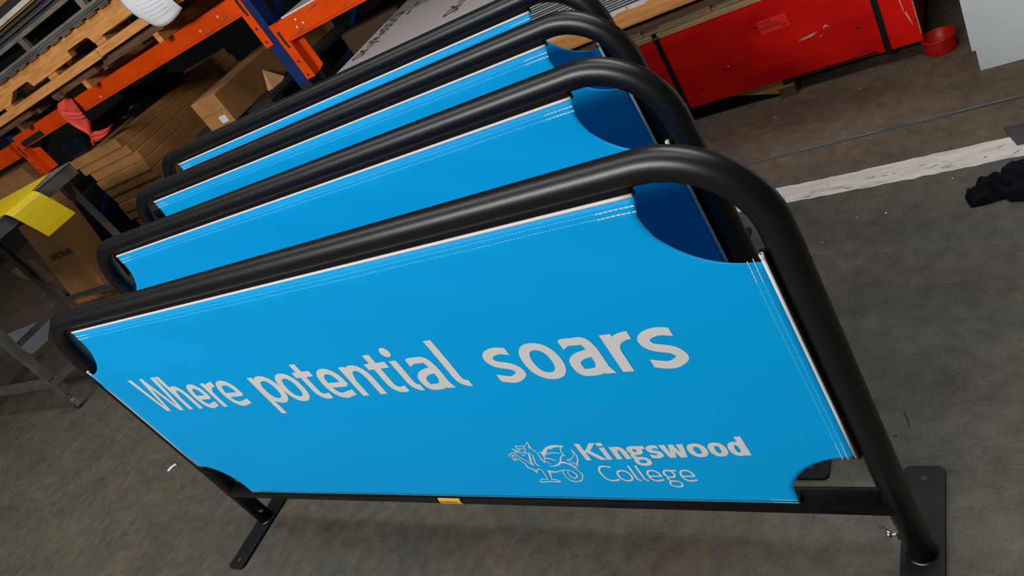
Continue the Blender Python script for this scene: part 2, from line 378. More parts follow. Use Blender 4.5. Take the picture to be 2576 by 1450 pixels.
# bent tube: left leg, top, right leg
path = [(-WF, 0, 0.0085), (-WF, 0, 0.3), (-WF, 0, TZ - RB - .01)]
for i in range(17):
    a = math.pi - math.pi / 2 * i / 16; path.append((-WF + RB + RB * math.cos(a), 0, TZ - RB + RB * math.sin(a)))
path += [(-0.4, 0, TZ), (0, 0, TZ), (0.4, 0, TZ)]
for i in range(17):
    a = math.pi / 2 * (1 - i / 16); path.append((WF - RB + RB * math.cos(a), 0, TZ - RB + RB * math.sin(a)))
path += [(WF, 0, TZ - RB - .01), (WF, 0, 0.3), (WF, 0, 0.0085)]
MB().tube(path, TR, 36).build('bent_tube_frame', M_BLACK, barrier, smooth=True)
MB().cyl((-WF + .004, 0, RZ), (WF - .004, 0, RZ), TR * 0.98, 36).build('bottom_rail', M_BLACK, barrier, smooth=True)
for sx in (-1, 1):
    b = MB(); pts = []
    hw, y0, y1, r = 0.0335, -0.167, 0.171, 0.012
    for cx, cy, a0 in ((hw - r, y1 - r, 0), (-hw + r, y1 - r, 90), (-hw + r, y0 + r, 180), (hw - r, y0 + r, 270)):
        for k in range(7):
            a = math.radians(a0 + 15 * k); pts.append((sx * WF + cx + r * math.cos(a), cy + r * math.sin(a)))
    b.prism(pts, 0.0, 0.008, 'z')
    pl = b.build('base_plate', M_PLATE, barrier, bevel=0.0012)
    h = MB()
    for yy in (y0 + .026, y1 - .026): h.cyl((sx * WF, yy, 0.0079), (sx * WF, yy, 0.0083), 0.0052, 20)
    h.build('bolt_hole', mat('bolt_hole_floor', (0.05, 0.045, 0.04), 0.9), pl)
    MB().cyl((sx * WF, 0, .008), (sx * WF, 0, .075), TR - .003, 28).build('socket_spigot', M_BLACK, pl, smooth=True)
    MB().lathe((sx * WF, 0, 0.008), [(TR + .0030, 0), (TR + .0022, .0014), (TR + .0002, .0026)], 36).build('weld_bead', M_BLACK, pl, smooth=True)
# sail track behind the banner edges
MB().box(-0.757, 0.757, -0.0165, -0.004, PZ1 - .004, PZ1 + .012).build('top_track', M_TRACK, barrier, bevel=.001)
MB().box(-0.760, 0.760, -0.0205, -0.006, RZ + .012, RZ + .034).build('bottom_track', M_TRACK, barrier, bevel=.001)
for sx in (-1, 1):
    a, c = sorted((sx * (PW - .006), sx * (PW + .006)))
    MB().box(a, c, -0.021, -0.005, 0.292, 0.700).build('side_track', M_TRACK, barrier, bevel=.001)
ban = banner_mesh().build('banner', M_BLUE, barrier, smooth=True, fix=False)
tag(ban, label='sky blue banner printed with a white slogan, dragon crest and school name')
sol = ban.modifiers.new('thickness', 'SOLIDIFY'); sol.thickness = 0.0012; sol.offset = 0
# white piping along top and sides
pb = MB(); pp = [(-.759 + 1.518 * i / 60, PY + .0055, PZ1 + .0010) for i in range(61)]; pb.tube(pp, 0.0028, 10)
pb.build('top_piping', M_PIPE, ban, smooth=True)
for sx in (-1, 1):
    p = MB(); p.tube([(sx * (PW + .0005), PY + .0008, z) for z in (.298, .4, .5, .6, .700)], 0.0027, 10)
    p.lathe((sx * (PW + .001), PY + .001, .700), [(0.0030, -.004), (0.0036, 0), (0.0036, .004), (.0028, .0052), (.0020, .0046)], 12)
    p.build('side_piping', M_PIPE, ban, smooth=True)
# stitching
def dashes(p0, p1, L, gap, w, zz=0.0):
    q = []; d = math.hypot(p1[0] - p0[0], p1[1] - p0[1]); ux, uz = (p1[0] - p0[0]) / d, (p1[1] - p0[1]) / d; t = 0; nx, nz = -uz * w / 2, ux * w / 2
    while t < d:
        e = min(t + L, d); a = (p0[0] + ux * t, p0[1] + uz * t); c = (p0[0] + ux * e, p0[1] + uz * e)
        q.append(((a[0] + nx, a[1] + nz), (a[0] - nx, a[1] - nz), (c[0] - nx, c[1] - nz), (c[0] + nx, c[1] + nz))); t += L + gap
    return q
Q = dashes((-.756, PZ1 - .0115), (.756, PZ1 - .0115), .0042, .0016, .0009) + dashes((-.752, PZ1 - .0195), (.752, PZ1 - .0195), .0042, .0016, .0009)
Q += dashes((-.757, PZ0 + .0035), (.757, PZ0 + .0035), .0042, .0016, .0012) + dashes((-.757, PZ0 + .011), (.757, PZ0 + .011), .0042, .0016, .0009)
for sx in (-1, 1):
    Q += dashes((sx * (PW - .011), .300), (sx * (PW - .011), .700), .0042, .0018, .0009) + dashes((sx * (PW - .019), .299), (sx * (PW - .019), .697), .0042, .0018, .0009)
on_cloth(Q, 'hem_stitching', M_THREAD, ban, .0009)
Q = []
for sx in (-1, 1):
    for dz in (.0115, .0195):
        a, c = (sx * .756, sx * .700)
        for k in range(2): Q += dashes((a, PZ1 - dz - .0007 * k + .0003), (c, PZ1 - dz - .0007 * k + .0003), .006, .0015, .0012)
    for dz in (.0035, .011): Q += dashes((sx * .756, PZ0 + dz), (sx * .715, PZ0 + dz), .006, .001, .0016)
    for dx in (.011, .019):
        Q += dashes((sx * (PW - dx), .699 - (.002 if dx > .015 else 0)), (sx * (PW - dx), .660), .006, .0015, .0013)
        Q += dashes((sx * (PW - dx), .296), (sx * (PW - dx), .335), .006, .0015, .0013)
on_cloth(Q, 'back_tack_stitching', M_THREADW, ban, .0012)

def layout(spec, base, warp):
    q = []
    for ch, x0, x1, X, A, s, h, D in spec:
        for quad in glyph(ch, x0, x1, X, A, s, h, D):
            q.append(tuple(warp(x, base(x) + z) for x, z in quad))
    return q
X, A, S, H = .0836, .1215, .0183, .0158
line = [('W', -.7415, -.6165), ('h', -.6145, -.5535), ('e', -.5425, -.4785), ('r', -.4685, -.4205), ('e', -.4238, -.3510),
        ('p', -.2868, -.2076), ('o', -.2078, -.1360), ('t', -.1333, -.0785), ('e', -.0730, -.0022), ('n', .0096, .0786), ('t', .0842, .1404),
        ('i', .1515, .1790), ('a', .1855, .2545), ('l', .2675, .2963),
        ('s', .3620, .4257), ('o', .4346, .5089), ('a', .5181, .5858), ('r', .5993, .6476), ('s', .6534, .7172)]
spec = [(c, a, b, X, A, S * (1.06 if a > .3 else (1.0 if a > -.3 else .93)), H * (1.06 if a > .3 else 1.0), .0365) for c, a, b in line]
base1 = lambda x: .5243 + max(0, -x) * .0145
sh1 = lambda x, z: (x + (z - .57) * .045 * max(0, min(1, (-x - .1) / .5)), z)
Q = layout(spec, base1, sh1)
cx, cz = .1604, .6306
Q.append(tuple((cx + .0121 * math.cos(i * math.pi / 12), cz + .0125 * math.sin(i * math.pi / 12)) for i in range(24)))
o = on_cloth(Q, 'slogan_lettering', M_PRINT, ban); tag(o, label='white slogan reading Where potential soars')
X, A, S, H = .0352, .0485, .0110, .0088
line = [('K', .4135, .4585), ('i', .4575, .4702), ('n', .4785, .5075), ('g', .5096, .5468), ('s', .5475, .5742), ('w', .5752, .6202), ('o', .6222, .6560), ('o', .6590, .6900), ('d', .6925, .7238)]
base2 = lambda x: .3030 + (x - .42) * .022
Q = layout([(c, a, b, X, A, S, H, .01) for c, a, b in line], base2, lambda x, z: (x + (z - .32) * -.02, z))
Q.append(((.4578, .3435), (.4700, .3435), (.4700, .3525), (.4578, .3525)))
X, A, S, H = .0335, .0470, .0044, .0042
line = [('C', .4213, .4535), ('o', .4550, .4850), ('l', .4885, .4968), ('l', .5030, .5112), ('e', .5155, .5438), ('g', .5478, .5770), ('e', .5790, .6062)]
Q += layout([(c, a, b, X, A, S, H, .01) for c, a, b in line], lambda x: .2388, lambda x, z: (x, z))
o = on_cloth(Q, 'school_name_lettering', M_PRINT, ban); tag(o, label='white lettering reading Kingswood College')
DRAGON_STROKES = [[[(3021,3503),(2994,3510),(2959,3515),(2929,3501),(2907,3490),(2883,3498),(2859,3510),(2841,3518),(2822,3518),(2798,3499),(2783,3475),(2776,3448),(2780,3423),(2805,3411),(2837,3406),(2868,3405),(2899,3403),(2927,3396),(2948,3385),(2950,3368),(2945,3348),(2941,3327),(2936,3310)],[(3007,3484),(2980,3491),(2949,3495),(2926,3483),(2896,3470),(2867,3478),(2842,3489),(2825,3495),(2815,3495),(2812,3492),(2805,3481),(2799,3461),(2800,3443),(2821,3433),(2851,3428),(2882,3427),(2914,3425),(2944,3418),(2968,3404),(2973,3383),(2969,3358),(2959,3333),(2949,3314)]],[[(3009,3477),(3083,3539),(3155,3599),(3152,3603),(3146,3594)],[(3004,3487),(3078,3552),(3151,3615),(3171,3613),(3157,3592)]],[[(2951,3460),(2963,3449),(2978,3434),(2995,3416),(3008,3400)],[(2962,3472),(2979,3467),(2999,3456),(3011,3431),(3018,3409)]],[[(2830,3414),(2800,3393),(2770,3360),(2791,3346),(2823,3348),(2838,3377),(2822,3381),(2822,3362),(2822,3338)],[(2832,3401),(2805,3381),(2789,3370),(2805,3365),(2824,3362),(2821,3369),(2839,3393),(2839,3372),(2837,3348)]],[[(2811,3306),(2800,3242),(2799,3183),(2845,3212),(2882,3249),(2929,3262),(2971,3269)],[(2826,3314),(2821,3255),(2823,3208),(2837,3227),(2884,3270),(2939,3284),(2981,3288)]],[[(3027,3263),(3029,3239),(3024,3201),(3001,3147),(2973,3083),(2947,3018),(2932,2956),(2943,2912),(2966,2882),(2995,2858),(3019,2844)],[(3038,3271),(3046,3251),(3049,3213),(3033,3156),(3009,3093),(2984,3031),(2967,2977),(2973,2938),(2989,2904),(3010,2874),(3028,2854)]],[[(3102,3402),(3119,3381),(3141,3350),(3157,3311),(3168,3266),(3169,3215),(3164,3160),(3155,3104),(3150,3048),(3161,2996),(3175,2958)],[(3123,3424),(3140,3401),(3161,3368),(3179,3329),(3192,3283),(3194,3231),(3192,3176),(3188,3122),(3185,3071),(3185,3013),(3187,2968)]],[[(2558,3273),(2575,3280),(2598,3286),(2624,3288),(2648,3285),(2660,3269),(2666,3246),(2663,3218),(2665,3184),(2687,3152),(2716,3115),(2751,3060),(2784,3003),(2808,2961),(2828,2926),(2852,2893),(2870,2870)],[(2562,3289),(2581,3300),(2609,3310),(2640,3314),(2668,3308),(2682,3288),(2688,3261),(2686,3232),(2687,3202),(2706,3171),(2735,3133),(2770,3078),(2805,3022),(2832,2983),(2854,2950),(2871,2911),(2882,2881)]],[[(2467,3111),(2475,3090),(2490,3067),(2511,3053),(2546,3053),(2591,3083),(2622,3102),(2643,3075),(2658,3025),(2671,2963),(2679,2899),(2676,2846),(2679,2800),(2713,2779),(2749,2763),(2766,2732),(2777,2698),(2787,2666),(2794,2641)],[(2482,3125),(2495,3109),(2515,3093),(2534,3083),(2555,3081),(2592,3106),(2640,3127),(2665,3094),(2680,3042),(2696,2982),(2709,2920),(2710,2869),(2715,2832),(2741,2811),(2775,2792),(2801,2765),(2818,2731),(2816,2687),(2809,2651)]],[[(2808,2647),(2833,2684),(2861,2723),(2881,2751),(2903,2770),(2941,2750),(2972,2721)],[(2795,2645),(2807,2682),(2831,2731),(2873,2775),(2919,2795),(2960,2772),(2991,2743)]],[[(2482,3166),(2481,3193),(2483,3222),(2489,3235),(2497,3243),(2521,3253),(2543,3259)],[(2466,3156),(2461,3180),(2460,3211),(2473,3238),(2498,3262),(2528,3273),(2552,3279)]],[[(2490,3172),(2514,3206),(2542,3242),(2563,3262),(2580,3275)],[(2479,3174),(2502,3208),(2532,3248),(2558,3273),(2577,3287)]],[[(2547,3142),(2545,3168),(2547,3191),(2565,3204),(2591,3218),(2603,3213),(2608,3199),(2604,3181),(2592,3161),(2563,3135),(2534,3111)],[(2527,3127),(2519,3152),(2523,3190),(2565,3227),(2605,3245),(2625,3235),(2631,3213),(2624,3186),(2605,3155),(2569,3121),(2539,3097)]],[[(3352,3212),(3384,3228),(3430,3246),(3489,3257),(3549,3262),(3591,3257),(3625,3248),(3659,3242),(3684,3237)],[(3358,3244),(3392,3260),(3442,3276),(3504,3286),(3564,3288),(3607,3281),(3640,3270),(3670,3257),(3691,3247)]],[[(3831,3464),(3800,3440),(3760,3401),(3738,3355),(3726,3311),(3717,3267),(3717,3225),(3735,3195),(3754,3176)],[(3834,3425),(3807,3410),(3781,3390),(3764,3361),(3750,3321),(3743,3281),(3743,3245),(3753,3212),(3765,3187)]],[[(3763,3188),(3737,3198),(3697,3200),(3652,3171),(3609,3127),(3574,3071),(3541,3020),(3511,2984),(3482,2957),(3439,2928),(3387,2901),(3341,2884),(3296,2873),(3244,2867),(3203,2865)],[(3755,3176),(3724,3175),(3687,3167),(3663,3146),(3636,3115),(3608,3068),(3575,3012),(3538,2959),(3488,2910),(3429,2879),(3374,2861),(3327,2851),(3283,2848),(3234,2850),(3197,2854)]],[[(3256,3090),(3291,3092),(3334,3090),(3372,3075),(3408,3055),(3444,3030),(3471,3010)],[(3274,3122),(3309,3122),(3353,3117),(3392,3101),(3428,3078),(3459,3046),(3480,3020)]],[[(3198,2998),(3213,2988),(3235,2970),(3265,2936),(3292,2905)],[(3220,3023),(3234,3011),(3254,2990),(3280,2950),(3301,2915)]],[[(3502,2936),(3548,2945),(3600,2949),(3632,2934),(3661,2911),(3696,2888),(3730,2865),(3761,2839),(3788,2815),(3808,2798),(3821,2787)],[(3535,3001),(3579,3002),(3632,2997),(3665,2976),(3694,2950),(3726,2925),(3758,2899),(3787,2869),(3810,2839),(3823,2814),(3830,2796)]],[[(3724,2885),(3741,2834),(3762,2770),(3778,2717),(3791,2668),(3800,2627),(3806,2590),(3811,2549),(3813,2517)],[(3744,2902),(3762,2852),(3784,2789),(3800,2736),(3813,2687),(3824,2647),(3831,2608),(3828,2561),(3823,2523)]],[[(3802,2626),(3790,2582),(3771,2529),(3749,2490),(3724,2455),(3678,2408),(3635,2368)],[(3817,2633),(3808,2590),(3793,2535),(3773,2487),(3739,2438),(3685,2387),(3639,2351)]],[[(3078,2713),(3081,2695),(3095,2673),(3126,2662),(3169,2656),(3223,2656),(3284,2664),(3347,2686),(3408,2709),(3467,2723),(3521,2728),(3562,2724),(3595,2710),(3625,2687),(3648,2656),(3661,2612),(3664,2570),(3656,2544),(3647,2533),(3621,2511),(3589,2495),(3562,2499),(3540,2520),(3527,2555),(3524,2596),(3530,2634),(3541,2669),(3558,2701),(3575,2725)],[(3093,2730),(3111,2730),(3137,2727),(3166,2717),(3202,2706),(3248,2698),(3299,2697),(3357,2715),(3418,2736),(3479,2748),(3534,2751),(3576,2746),(3612,2732),(3644,2708),(3670,2677),(3689,2636),(3697,2592),(3691,2551),(3661,2507),(3616,2474),(3571,2459),(3539,2470),(3516,2496),(3503,2534),(3499,2579),(3505,2623),(3519,2665),(3542,2704),(3561,2730)]],[[(3449,2725),(3427,2690),(3403,2639),(3391,2582),(3390,2523),(3402,2469),(3422,2422),(3447,2385),(3478,2361),(3517,2355),(3560,2360),(3611,2368),(3661,2382),(3697,2407),(3719,2427)],[(3472,2720),(3451,2690),(3429,2647),(3416,2596),(3413,2541),(3424,2489),(3445,2444),(3471,2413),(3502,2394),(3534,2384),(3571,2383),(3622,2392),(3668,2407),(3696,2425),(3714,2441)]],[[(3978,3368),(3979,3329),(3975,3280),(3961,3238),(3939,3196),(3904,3152),(3865,3113),(3827,3089),(3788,3072),(3744,3061),(3709,3055)],[(3987,3374),(3993,3338),(3995,3290),(3981,3242),(3955,3192),(3916,3140),(3870,3094),(3823,3063),(3778,3044),(3734,3040),(3702,3042)]],[[(3701,3042),(3748,3017),(3780,2989),(3736,2962),(3672,2927)],[(3710,3054),(3761,3034),(3799,2998),(3735,2944),(3669,2910)]],[[(3718,2887),(3771,2926),(3822,2957),(3832,2942),(3838,2908),(3851,2873),(3861,2845)],[(3716,2901),(3770,2944),(3832,2981),(3853,2961),(3858,2924),(3866,2886),(3872,2855)]],[[(3982,3367),(3990,3312),(3995,3242),(3990,3184),(3978,3129),(3959,3080),(3934,3033),(3896,2982),(3859,2924),(3854,2874),(3861,2847)],[(3991,3374),(4006,3324),(4019,3258),(4018,3199),(4009,3141),(3991,3086),(3964,3030),(3928,2973),(3900,2930),(3883,2890),(3872,2854)]],[[(2964,2732),(2955,2686),(2945,2625),(2938,2566),(2933,2511),(2936,2467),(2938,2449),(2919,2448),(2878,2449),(2832,2454),(2782,2451),(2728,2411),(2691,2358),(2704,2331),(2751,2329),(2844,2341),(2949,2353),(3042,2345),(3121,2337),(3174,2345),(3205,2356)],[(2988,2745),(2981,2700),(2972,2640),(2965,2582),(2960,2529),(2962,2484),(2948,2438),(2906,2423),(2863,2425),(2816,2428),(2774,2423),(2742,2395),(2729,2374),(2734,2371),(2772,2366),(2861,2374),(2966,2382),(3062,2378),(3141,2371),(3186,2370),(3211,2370)]],[[(3086,2688),(3072,2631),(3054,2562),(3037,2508),(3024,2463),(3019,2433),(3030,2417),(3064,2422),(3099,2426),(3123,2409),(3146,2387),(3178,2370),(3204,2359)],[(3146,2712),(3124,2652),(3097,2578),(3073,2520),(3056,2476),(3049,2454),(3050,2446),(3078,2448),(3115,2450),(3144,2435),(3169,2414),(3195,2391),(3215,2372)]]]
DRAGON_FILLS = [[(3162,3622),(3151,3535),(3144,3465),(3118,3407),(3092,3408),(3089,3455),(3120,3524),(3131,3571)],[(2692,3488),(2694,3440),(2713,3397),(2771,3359),(2766,3329),(2797,3313),(2850,3309),(2921,3336),(2947,3312),(2915,3297),(2833,3297),(2734,3300),(2688,3344),(2675,3411)],[(3004,3316),(2992,3244),(2950,3125),(2891,3005),(2876,2876),(2844,2944),(2866,3054),(2917,3174),(2966,3269)],[(3238,3320),(3298,3295),(3365,3363),(3460,3436),(3569,3489),(3706,3503),(3784,3492),(3897,3471),(3829,3439),(3752,3436),(3662,3428),(3587,3402),(3522,3364),(3516,3399),(3489,3388),(3388,3269),(3328,3211),(3278,3141),(3254,3094),(3184,2975),(3176,2999),(3218,3071),(3257,3166),(3262,3249)]]

Q = []
for Ls, Rs in DRAGON_STROKES:
    for i in range(len(Ls) - 1):
        Q.append(tuple((p[0] * 1e-4, p[1] * 1e-4) for p in (Ls[i], Rs[i], Rs[i + 1], Ls[i + 1])))
for pg in DRAGON_FILLS: Q.append(tuple((p[0] * 1e-4, p[1] * 1e-4) for p in pg))
o = on_cloth(Q, 'dragon_emblem', M_PRINT, ban); bm = bmesh.new(); bm.from_mesh(o.data); bmesh.ops.triangulate(bm, faces=[f for f in bm.faces if len(f.verts) > 4]); bm.to_mesh(o.data); bm.free()
tag(o, label='white line drawing of a winged dragon')
# yellow maker's sticker wrapped on the rail
b = MB(); n = 10; vs = []; fs = []
for i in range(n + 1):
    a = math.radians(150 + 85 * i / n)       # measured from +y over the top towards the front
    for x in (-.062, .003): vs.append((x, math.cos(a) * (TR + .0002), RZ + math.sin(a) * (TR + .0002)))
for i in range(n): fs.append((2 * i, 2 * i + 1, 2 * i + 3, 2 * i + 2))
b.add(vs, fs); stk = b.build('maker_sticker', M_YLABEL, barrier, smooth=True, fix=False)
for s_, dz, sz, xx in (('Proudly Manufactured', .0, .0065, -.058), ('by', -.0075, .0055, -.032)):
    text_mesh(s_, sz, 'sticker_lettering', M_INK, stk, frame_mtx((xx, -TR - .0006, RZ + dz - .001), (1, 0, 0), (0, 0.0, 1)), .86, .0001, .0)
# securing bolts at the feet
w = thing('wing_bolt', None, None); w.parent = barrier
b = MB(); b.cyl((WF - TR + .001, 0, .059), (WF - TR - .018, 0, .059), .0030, 12); b.cyl((WF - TR - .012, 0, .059), (WF - TR - .020, 0, .059), .0052, 12)
w_ = b.build('bolt_shank', M_ZINC, w, smooth=True)
b = MB()
for s_ in (-1, 1): b.obox((WF - TR - .022, s_ * .0035, .059 + s_ * .008), (-.7, s_ * .1, s_ * .8), (0, 1, 0), (s_ * .8, 0, .7), .0085, .0012, .0042)
b.build('wing', M_ZINC, w, bevel=.0008)
b = MB(); b.cyl((WF - TR + .006, 0, .059), (WF - TR - .002, 0, .059), .0085, 16); b.build('threaded_boss', M_PLATE, barrier, smooth=True)
b = MB(); b.cyl((-WF + TR - .003, -.004, .051), (-WF + TR + .004, -.004, .051), .0055, 6); b.cyl((-WF + TR, -.004, .051), (-WF + TR + .010, -.004, .051), .0026, 10)
b.build('hex_bolt', M_ZINC, barrier)

for (cx, cy, rz, dz, lb) in ((-0.197, 0.312, 0.0, .012, 'black tubular banner barrier directly behind the nearest one, second from the front'),
                         (-0.350, 0.591, math.radians(-.88), .018, 'black tubular banner barrier third from the front, between two others of the row'),
                         (-0.482, 0.829, math.radians(-1.48), .025, 'black tubular banner barrier at the back of the row, beside the sheet stack')):
    c = copy_tree(barrier); c.location = (cx, cy, 0); c.rotation_euler = (0, 0, rz); c['label'] = lb
    for ch in kids(c):
        if not ch.name.startswith('base_plate'): ch.location.z += dz

# ------------------------------------------------------------------ the room
fl = MB(); fl.box(-9, 6, -5, 7, -0.1, 0.0); floor = fl.build('floor', M_FLOOR); tag(floor, kind='structure')
b = MB(); rnd = random.Random(3); N_ = 260
yt = []; yb = []
for i in range(N_ + 1):
    x = -3.2 + 6.0 * i / N_
    j = .004 * math.sin(x * 7) + rnd.uniform(-.0022, .0022)
    yt.append((x, 1.138 + j + .006 * math.sin(x * 3.1))); yb.append((x, 1.060 - j * .8 + .008 * math.sin(x * 4.3 + 1) + rnd.uniform(-.003, .003)))
vs = [(x, y, .0006) for x, y in yt] + [(x, y, .0006) for x, y in yb]
b.add(vs, [(i, i + N_ + 1, i + N_ + 2, i + 1) for i in range(N_)]); o = b.build('painted_line', M_PAINT, floor)
b = MB()
for i in range(46):
    x = rnd.uniform(-.2, 1.3); y = 1.066 + abs(rnd.gauss(0, .02)); L_ = rnd.uniform(.006, .035); a = rnd.uniform(-.25, .5); w_ = rnd.uniform(.0006, .0022)
    dx, dy = math.cos(a) * L_ / 2, math.sin(a) * L_ / 2
    b.prism([(x - dx, y - dy), (x - dx * .2, y - dy * .2 - w_), (x + dx, y + dy), (x + dx * .1, y + dy * .1 + w_)], .0006, .0009, 'z')
b.build('paint_scratches', mat('exposed_concrete', (.075, .07, .06), .8), floor)
b = MB(); b.box(-9, 6, 1.302, 1.3105, -.0002, .0004); b.build('saw_cut_joint', mat('joint_filler', (0.012, 0.014, 0.014), 0.8, color2=(0.05, 0.05, 0.046), scale=9, lo=.45, hi=.7), floor)
b = MB(); b.box(-9, 6, 1.3105, 1.316, .0, .0008); b.build('joint_lip', mat('joint_lip', (0.20, 0.20, 0.18), 0.8, var=.75, scale=9), floor)
wl = MB().box(-9, 6, 4.6, 4.7, 0, 5.2).build('wall_back', mat('dark_wall', (0.008, 0.008, 0.009), 0.9)); tag(wl, kind='structure')
wl = MB().box(-9.1, -9.0, -5, 4.7, 0, 5.2).build('wall_left', mat('dark_wall', (0.008, 0.008, 0.009), 0.9)); tag(wl, kind='structure')

# ------------------------------------------------------------------ red crate under the sheet stack
CY = 1.67
cr = thing('plywood_crate', 'long low red stained plywood crate on skids with black straps', 'crate', (0, CY, 0))
def at(o): o.location = -Vector((0, CY, 0)); return o
b = MB(); b.box(-1.20, .807, CY, CY + .018, .060, .345); at(b.build('front_panel', M_RED, cr))
b = MB(); b.box(.7605, .8885, CY - .0035, CY + .0005, .052, .30); b.box(.807, .8885, CY, CY + .018, .058, .345); at(b.build('corner_batten', M_RED, cr))
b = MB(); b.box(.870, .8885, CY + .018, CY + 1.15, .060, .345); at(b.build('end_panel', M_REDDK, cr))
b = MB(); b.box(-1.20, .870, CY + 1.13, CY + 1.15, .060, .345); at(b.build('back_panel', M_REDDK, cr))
b = MB(); b.box(-1.205, .892, CY - .002, CY + 1.15, .345, .362); at(b.build('lid', M_PLY, cr))
b = MB(); b.box(.8855, .8892, CY - .0045, CY + .001, .075, .345); at(b.build('bare_edge', M_PLY, cr))
b = MB()
pts = [(.852, .24), (.8565, .24), (.8585, .18), (.8605, .165), (.8585, .16), (.8545, .2)]
b.prism(pts, CY - .0042, CY - .003); b.prism([(.860, .158), (.8655, .155), (.871, .125), (.873, .108), (.868, .125)], CY - .0042, CY - .003)
for q in ([(.556, .176), (.575, .180), (.618, .187), (.600, .176), (.572, .1735)], [(.636, .186), (.640, .197), (.646, .199), (.655, .190), (.652, .189), (.646, .194)], [(.617, .166), (.628, .170), (.627, .1665)], [(.318, .166), (.322, .174), (.325, .165)]):
    b.prism(q, CY - .0006, CY + .001)
at(b.build('paint_chips', mat('bare_timber_chip', (0.50, 0.42, 0.38), 0.8), cr))
b = MB(); b.box(-1.15, .85, CY + .03, CY + .075, .036, .060); b.box(-1.15, .85, CY + .95, CY + 1.0, .036, .060); at(b.build('bottom_runner', M_WOODDK, cr))
for x in (-1.0, .475, -.25):
    b = MB(); b.box(x - .03, x + .025, CY - .010, CY + 1.1, 0, .036) if x > 0 else b.box(x, x + .06, CY + .01, CY + 1.1, 0, .036); at(b.build('skid', M_WOODDK, cr, bevel=.002))
b = MB(); b.prism([(.285, .057), (.462, .057), (.462, .0), (.440, .012)], CY + .006, CY + .03); at(b.build('skid_brace', M_WOOD, cr))
for x0, x1, yo in ((.122, .140, .001), (.783, .801, .0045)):
    b = MB(); b.box(x0, x1, CY - yo - .0012, CY - yo, .040 if x1 > .5 else .058, .364); b.box(x0, x1, CY - yo, CY + 1.0, .362, .3635); at(b.build('strap', M_STRAP, cr))
b = MB(); b.box(.118, .144, CY - .0045, CY + .003, .345, .352); at(b.build('strap_clip', M_GREYMETAL, cr))
b = MB(); b.prism([(.4565, .280), (.5465, .2815), (.5495, .2365), (.4585, .2335)], CY - .0008, CY); lab = at(b.build('label', M_LABEL, cr)); tag(lab, label='bright red delivery label reading EXPRESS SERVICE')
for s_, x, z, sz, xs in (('Tom AG24', .461, .2685, .0105, .8), ('part 1 heavy boards', .477, .2605, .0055, .95), ('EXPRESS SERVICE', .4625, .2495, .0108, .80), ('TK284', .524, .2415, .0095, .7)):
    at(text_mesh(s_, sz, 'label_lettering', M_LABELINK, lab, frame_mtx((x, CY - .0012, z), (1, 0, 0.01), (0, 0, 1)), xs, .0002, .0)).location = (0, 0, 0)

# knots: painted dark spots belong to the red plywood
b = MB()
for x, z, r in ((.448, .2645, .0045), (.730, .155, .006), (.308, .165, .004), (.206, .118, .005), (.385, .09, .004), (.60, .083, .003)):
    b.prism([(x + r * math.cos(a * math.pi / 5), z + r * .8 * math.sin(a * math.pi / 5)) for a in range(10)], CY - .0004, CY + .001)
at(b.build('wood_knots', mat('dark_knot', (0.05, 0.004, 0.004), 0.7), cr))

o = MB().box(-1.2, .88, CY + .032, CY + .10, .3642, .402).build('timber_batten', M_WOODDK, bevel=.003); tag(o, 'rough dark brown timber batten lying along the top of the red crate', 'timber')
o = MB().box(-1.2, .87, CY + .010, CY + .030, .3642, .377); 
for x0, x1, z1 in ((.03, .09, .388), (.16, .34, .386), (.36, .5, .381)): o.box(x0, x1, CY + .006, CY + .016, .3642, z1)
o = o.build('splintered_strip', mat('aged_ply', (0.26, 0.175, 0.11), 0.8, color2=(0.14, 0.09, 0.055), scale=6, stretch=(1, 9, 30))); o.location = (0, -.004, 0); tag(o, 'thin splintered pale plywood strip along the front top edge of the red crate', 'timber')
for y0 in (CY + .45, CY + .9):
    o = MB().box(-1.2, .88, y0, y0 + .09, .3642, .402).build('timber_batten', M_WOODDK, bevel=.003); tag(o, 'rough dark brown timber batten further back on the red crate lid' if y0 < 2.3 else 'rough dark brown timber batten at the rear of the red crate lid', 'timber')
b = MB(); b.box(-1.2, 1.2, CY - .012, CY + .075, .4245, .4875)
bearer = b.build('timber_bearer', M_WOOD, bevel=.004); tag(bearer, 'long pale orange timber bearer directly beneath the stacked sheets', 'timber')
for x in (-1.1, -.1, .75):
    o = MB().box(x, x + .08, CY + .02, CY + 1.05, .402, .4245).build('cross_batten', M_WOODDK); tag(o, 'short dark cross batten hidden under the pale timber bearer, %s' % {-1.1: 'at its left end', -.1: 'at its middle', .75: 'at its right end'}[x], 'timber')
for y0 in (CY + .5, CY + .98):
    o = MB().box(-1.2, 1.2, y0, y0 + .087, .4245, .4875).build('timber_bearer', M_WOOD, bevel=.004); tag(o, 'pale timber bearer under the %s of the stacked sheets' % ('middle' if y0 < 2.4 else 'rear'), 'timber')
b = MB(); b.box(-1.19, 1.19, CY - .006, CY + 1.1, .4875, .4945)
for x0, x1, d in ((.0, .05, .010), (.05, .09, .005), (.1, .16, .009), (.16, .22, .004)): b.box(x0, x1, CY - .0135, CY - .0121, .4875 - d, .4945)
o = b.build('packing_sheet', mat('torn_white_card', (0.50, 0.45, 0.43), 0.8)); tag(o, 'torn white packing sheet between the timber bearer and the dark sheets', 'packaging')
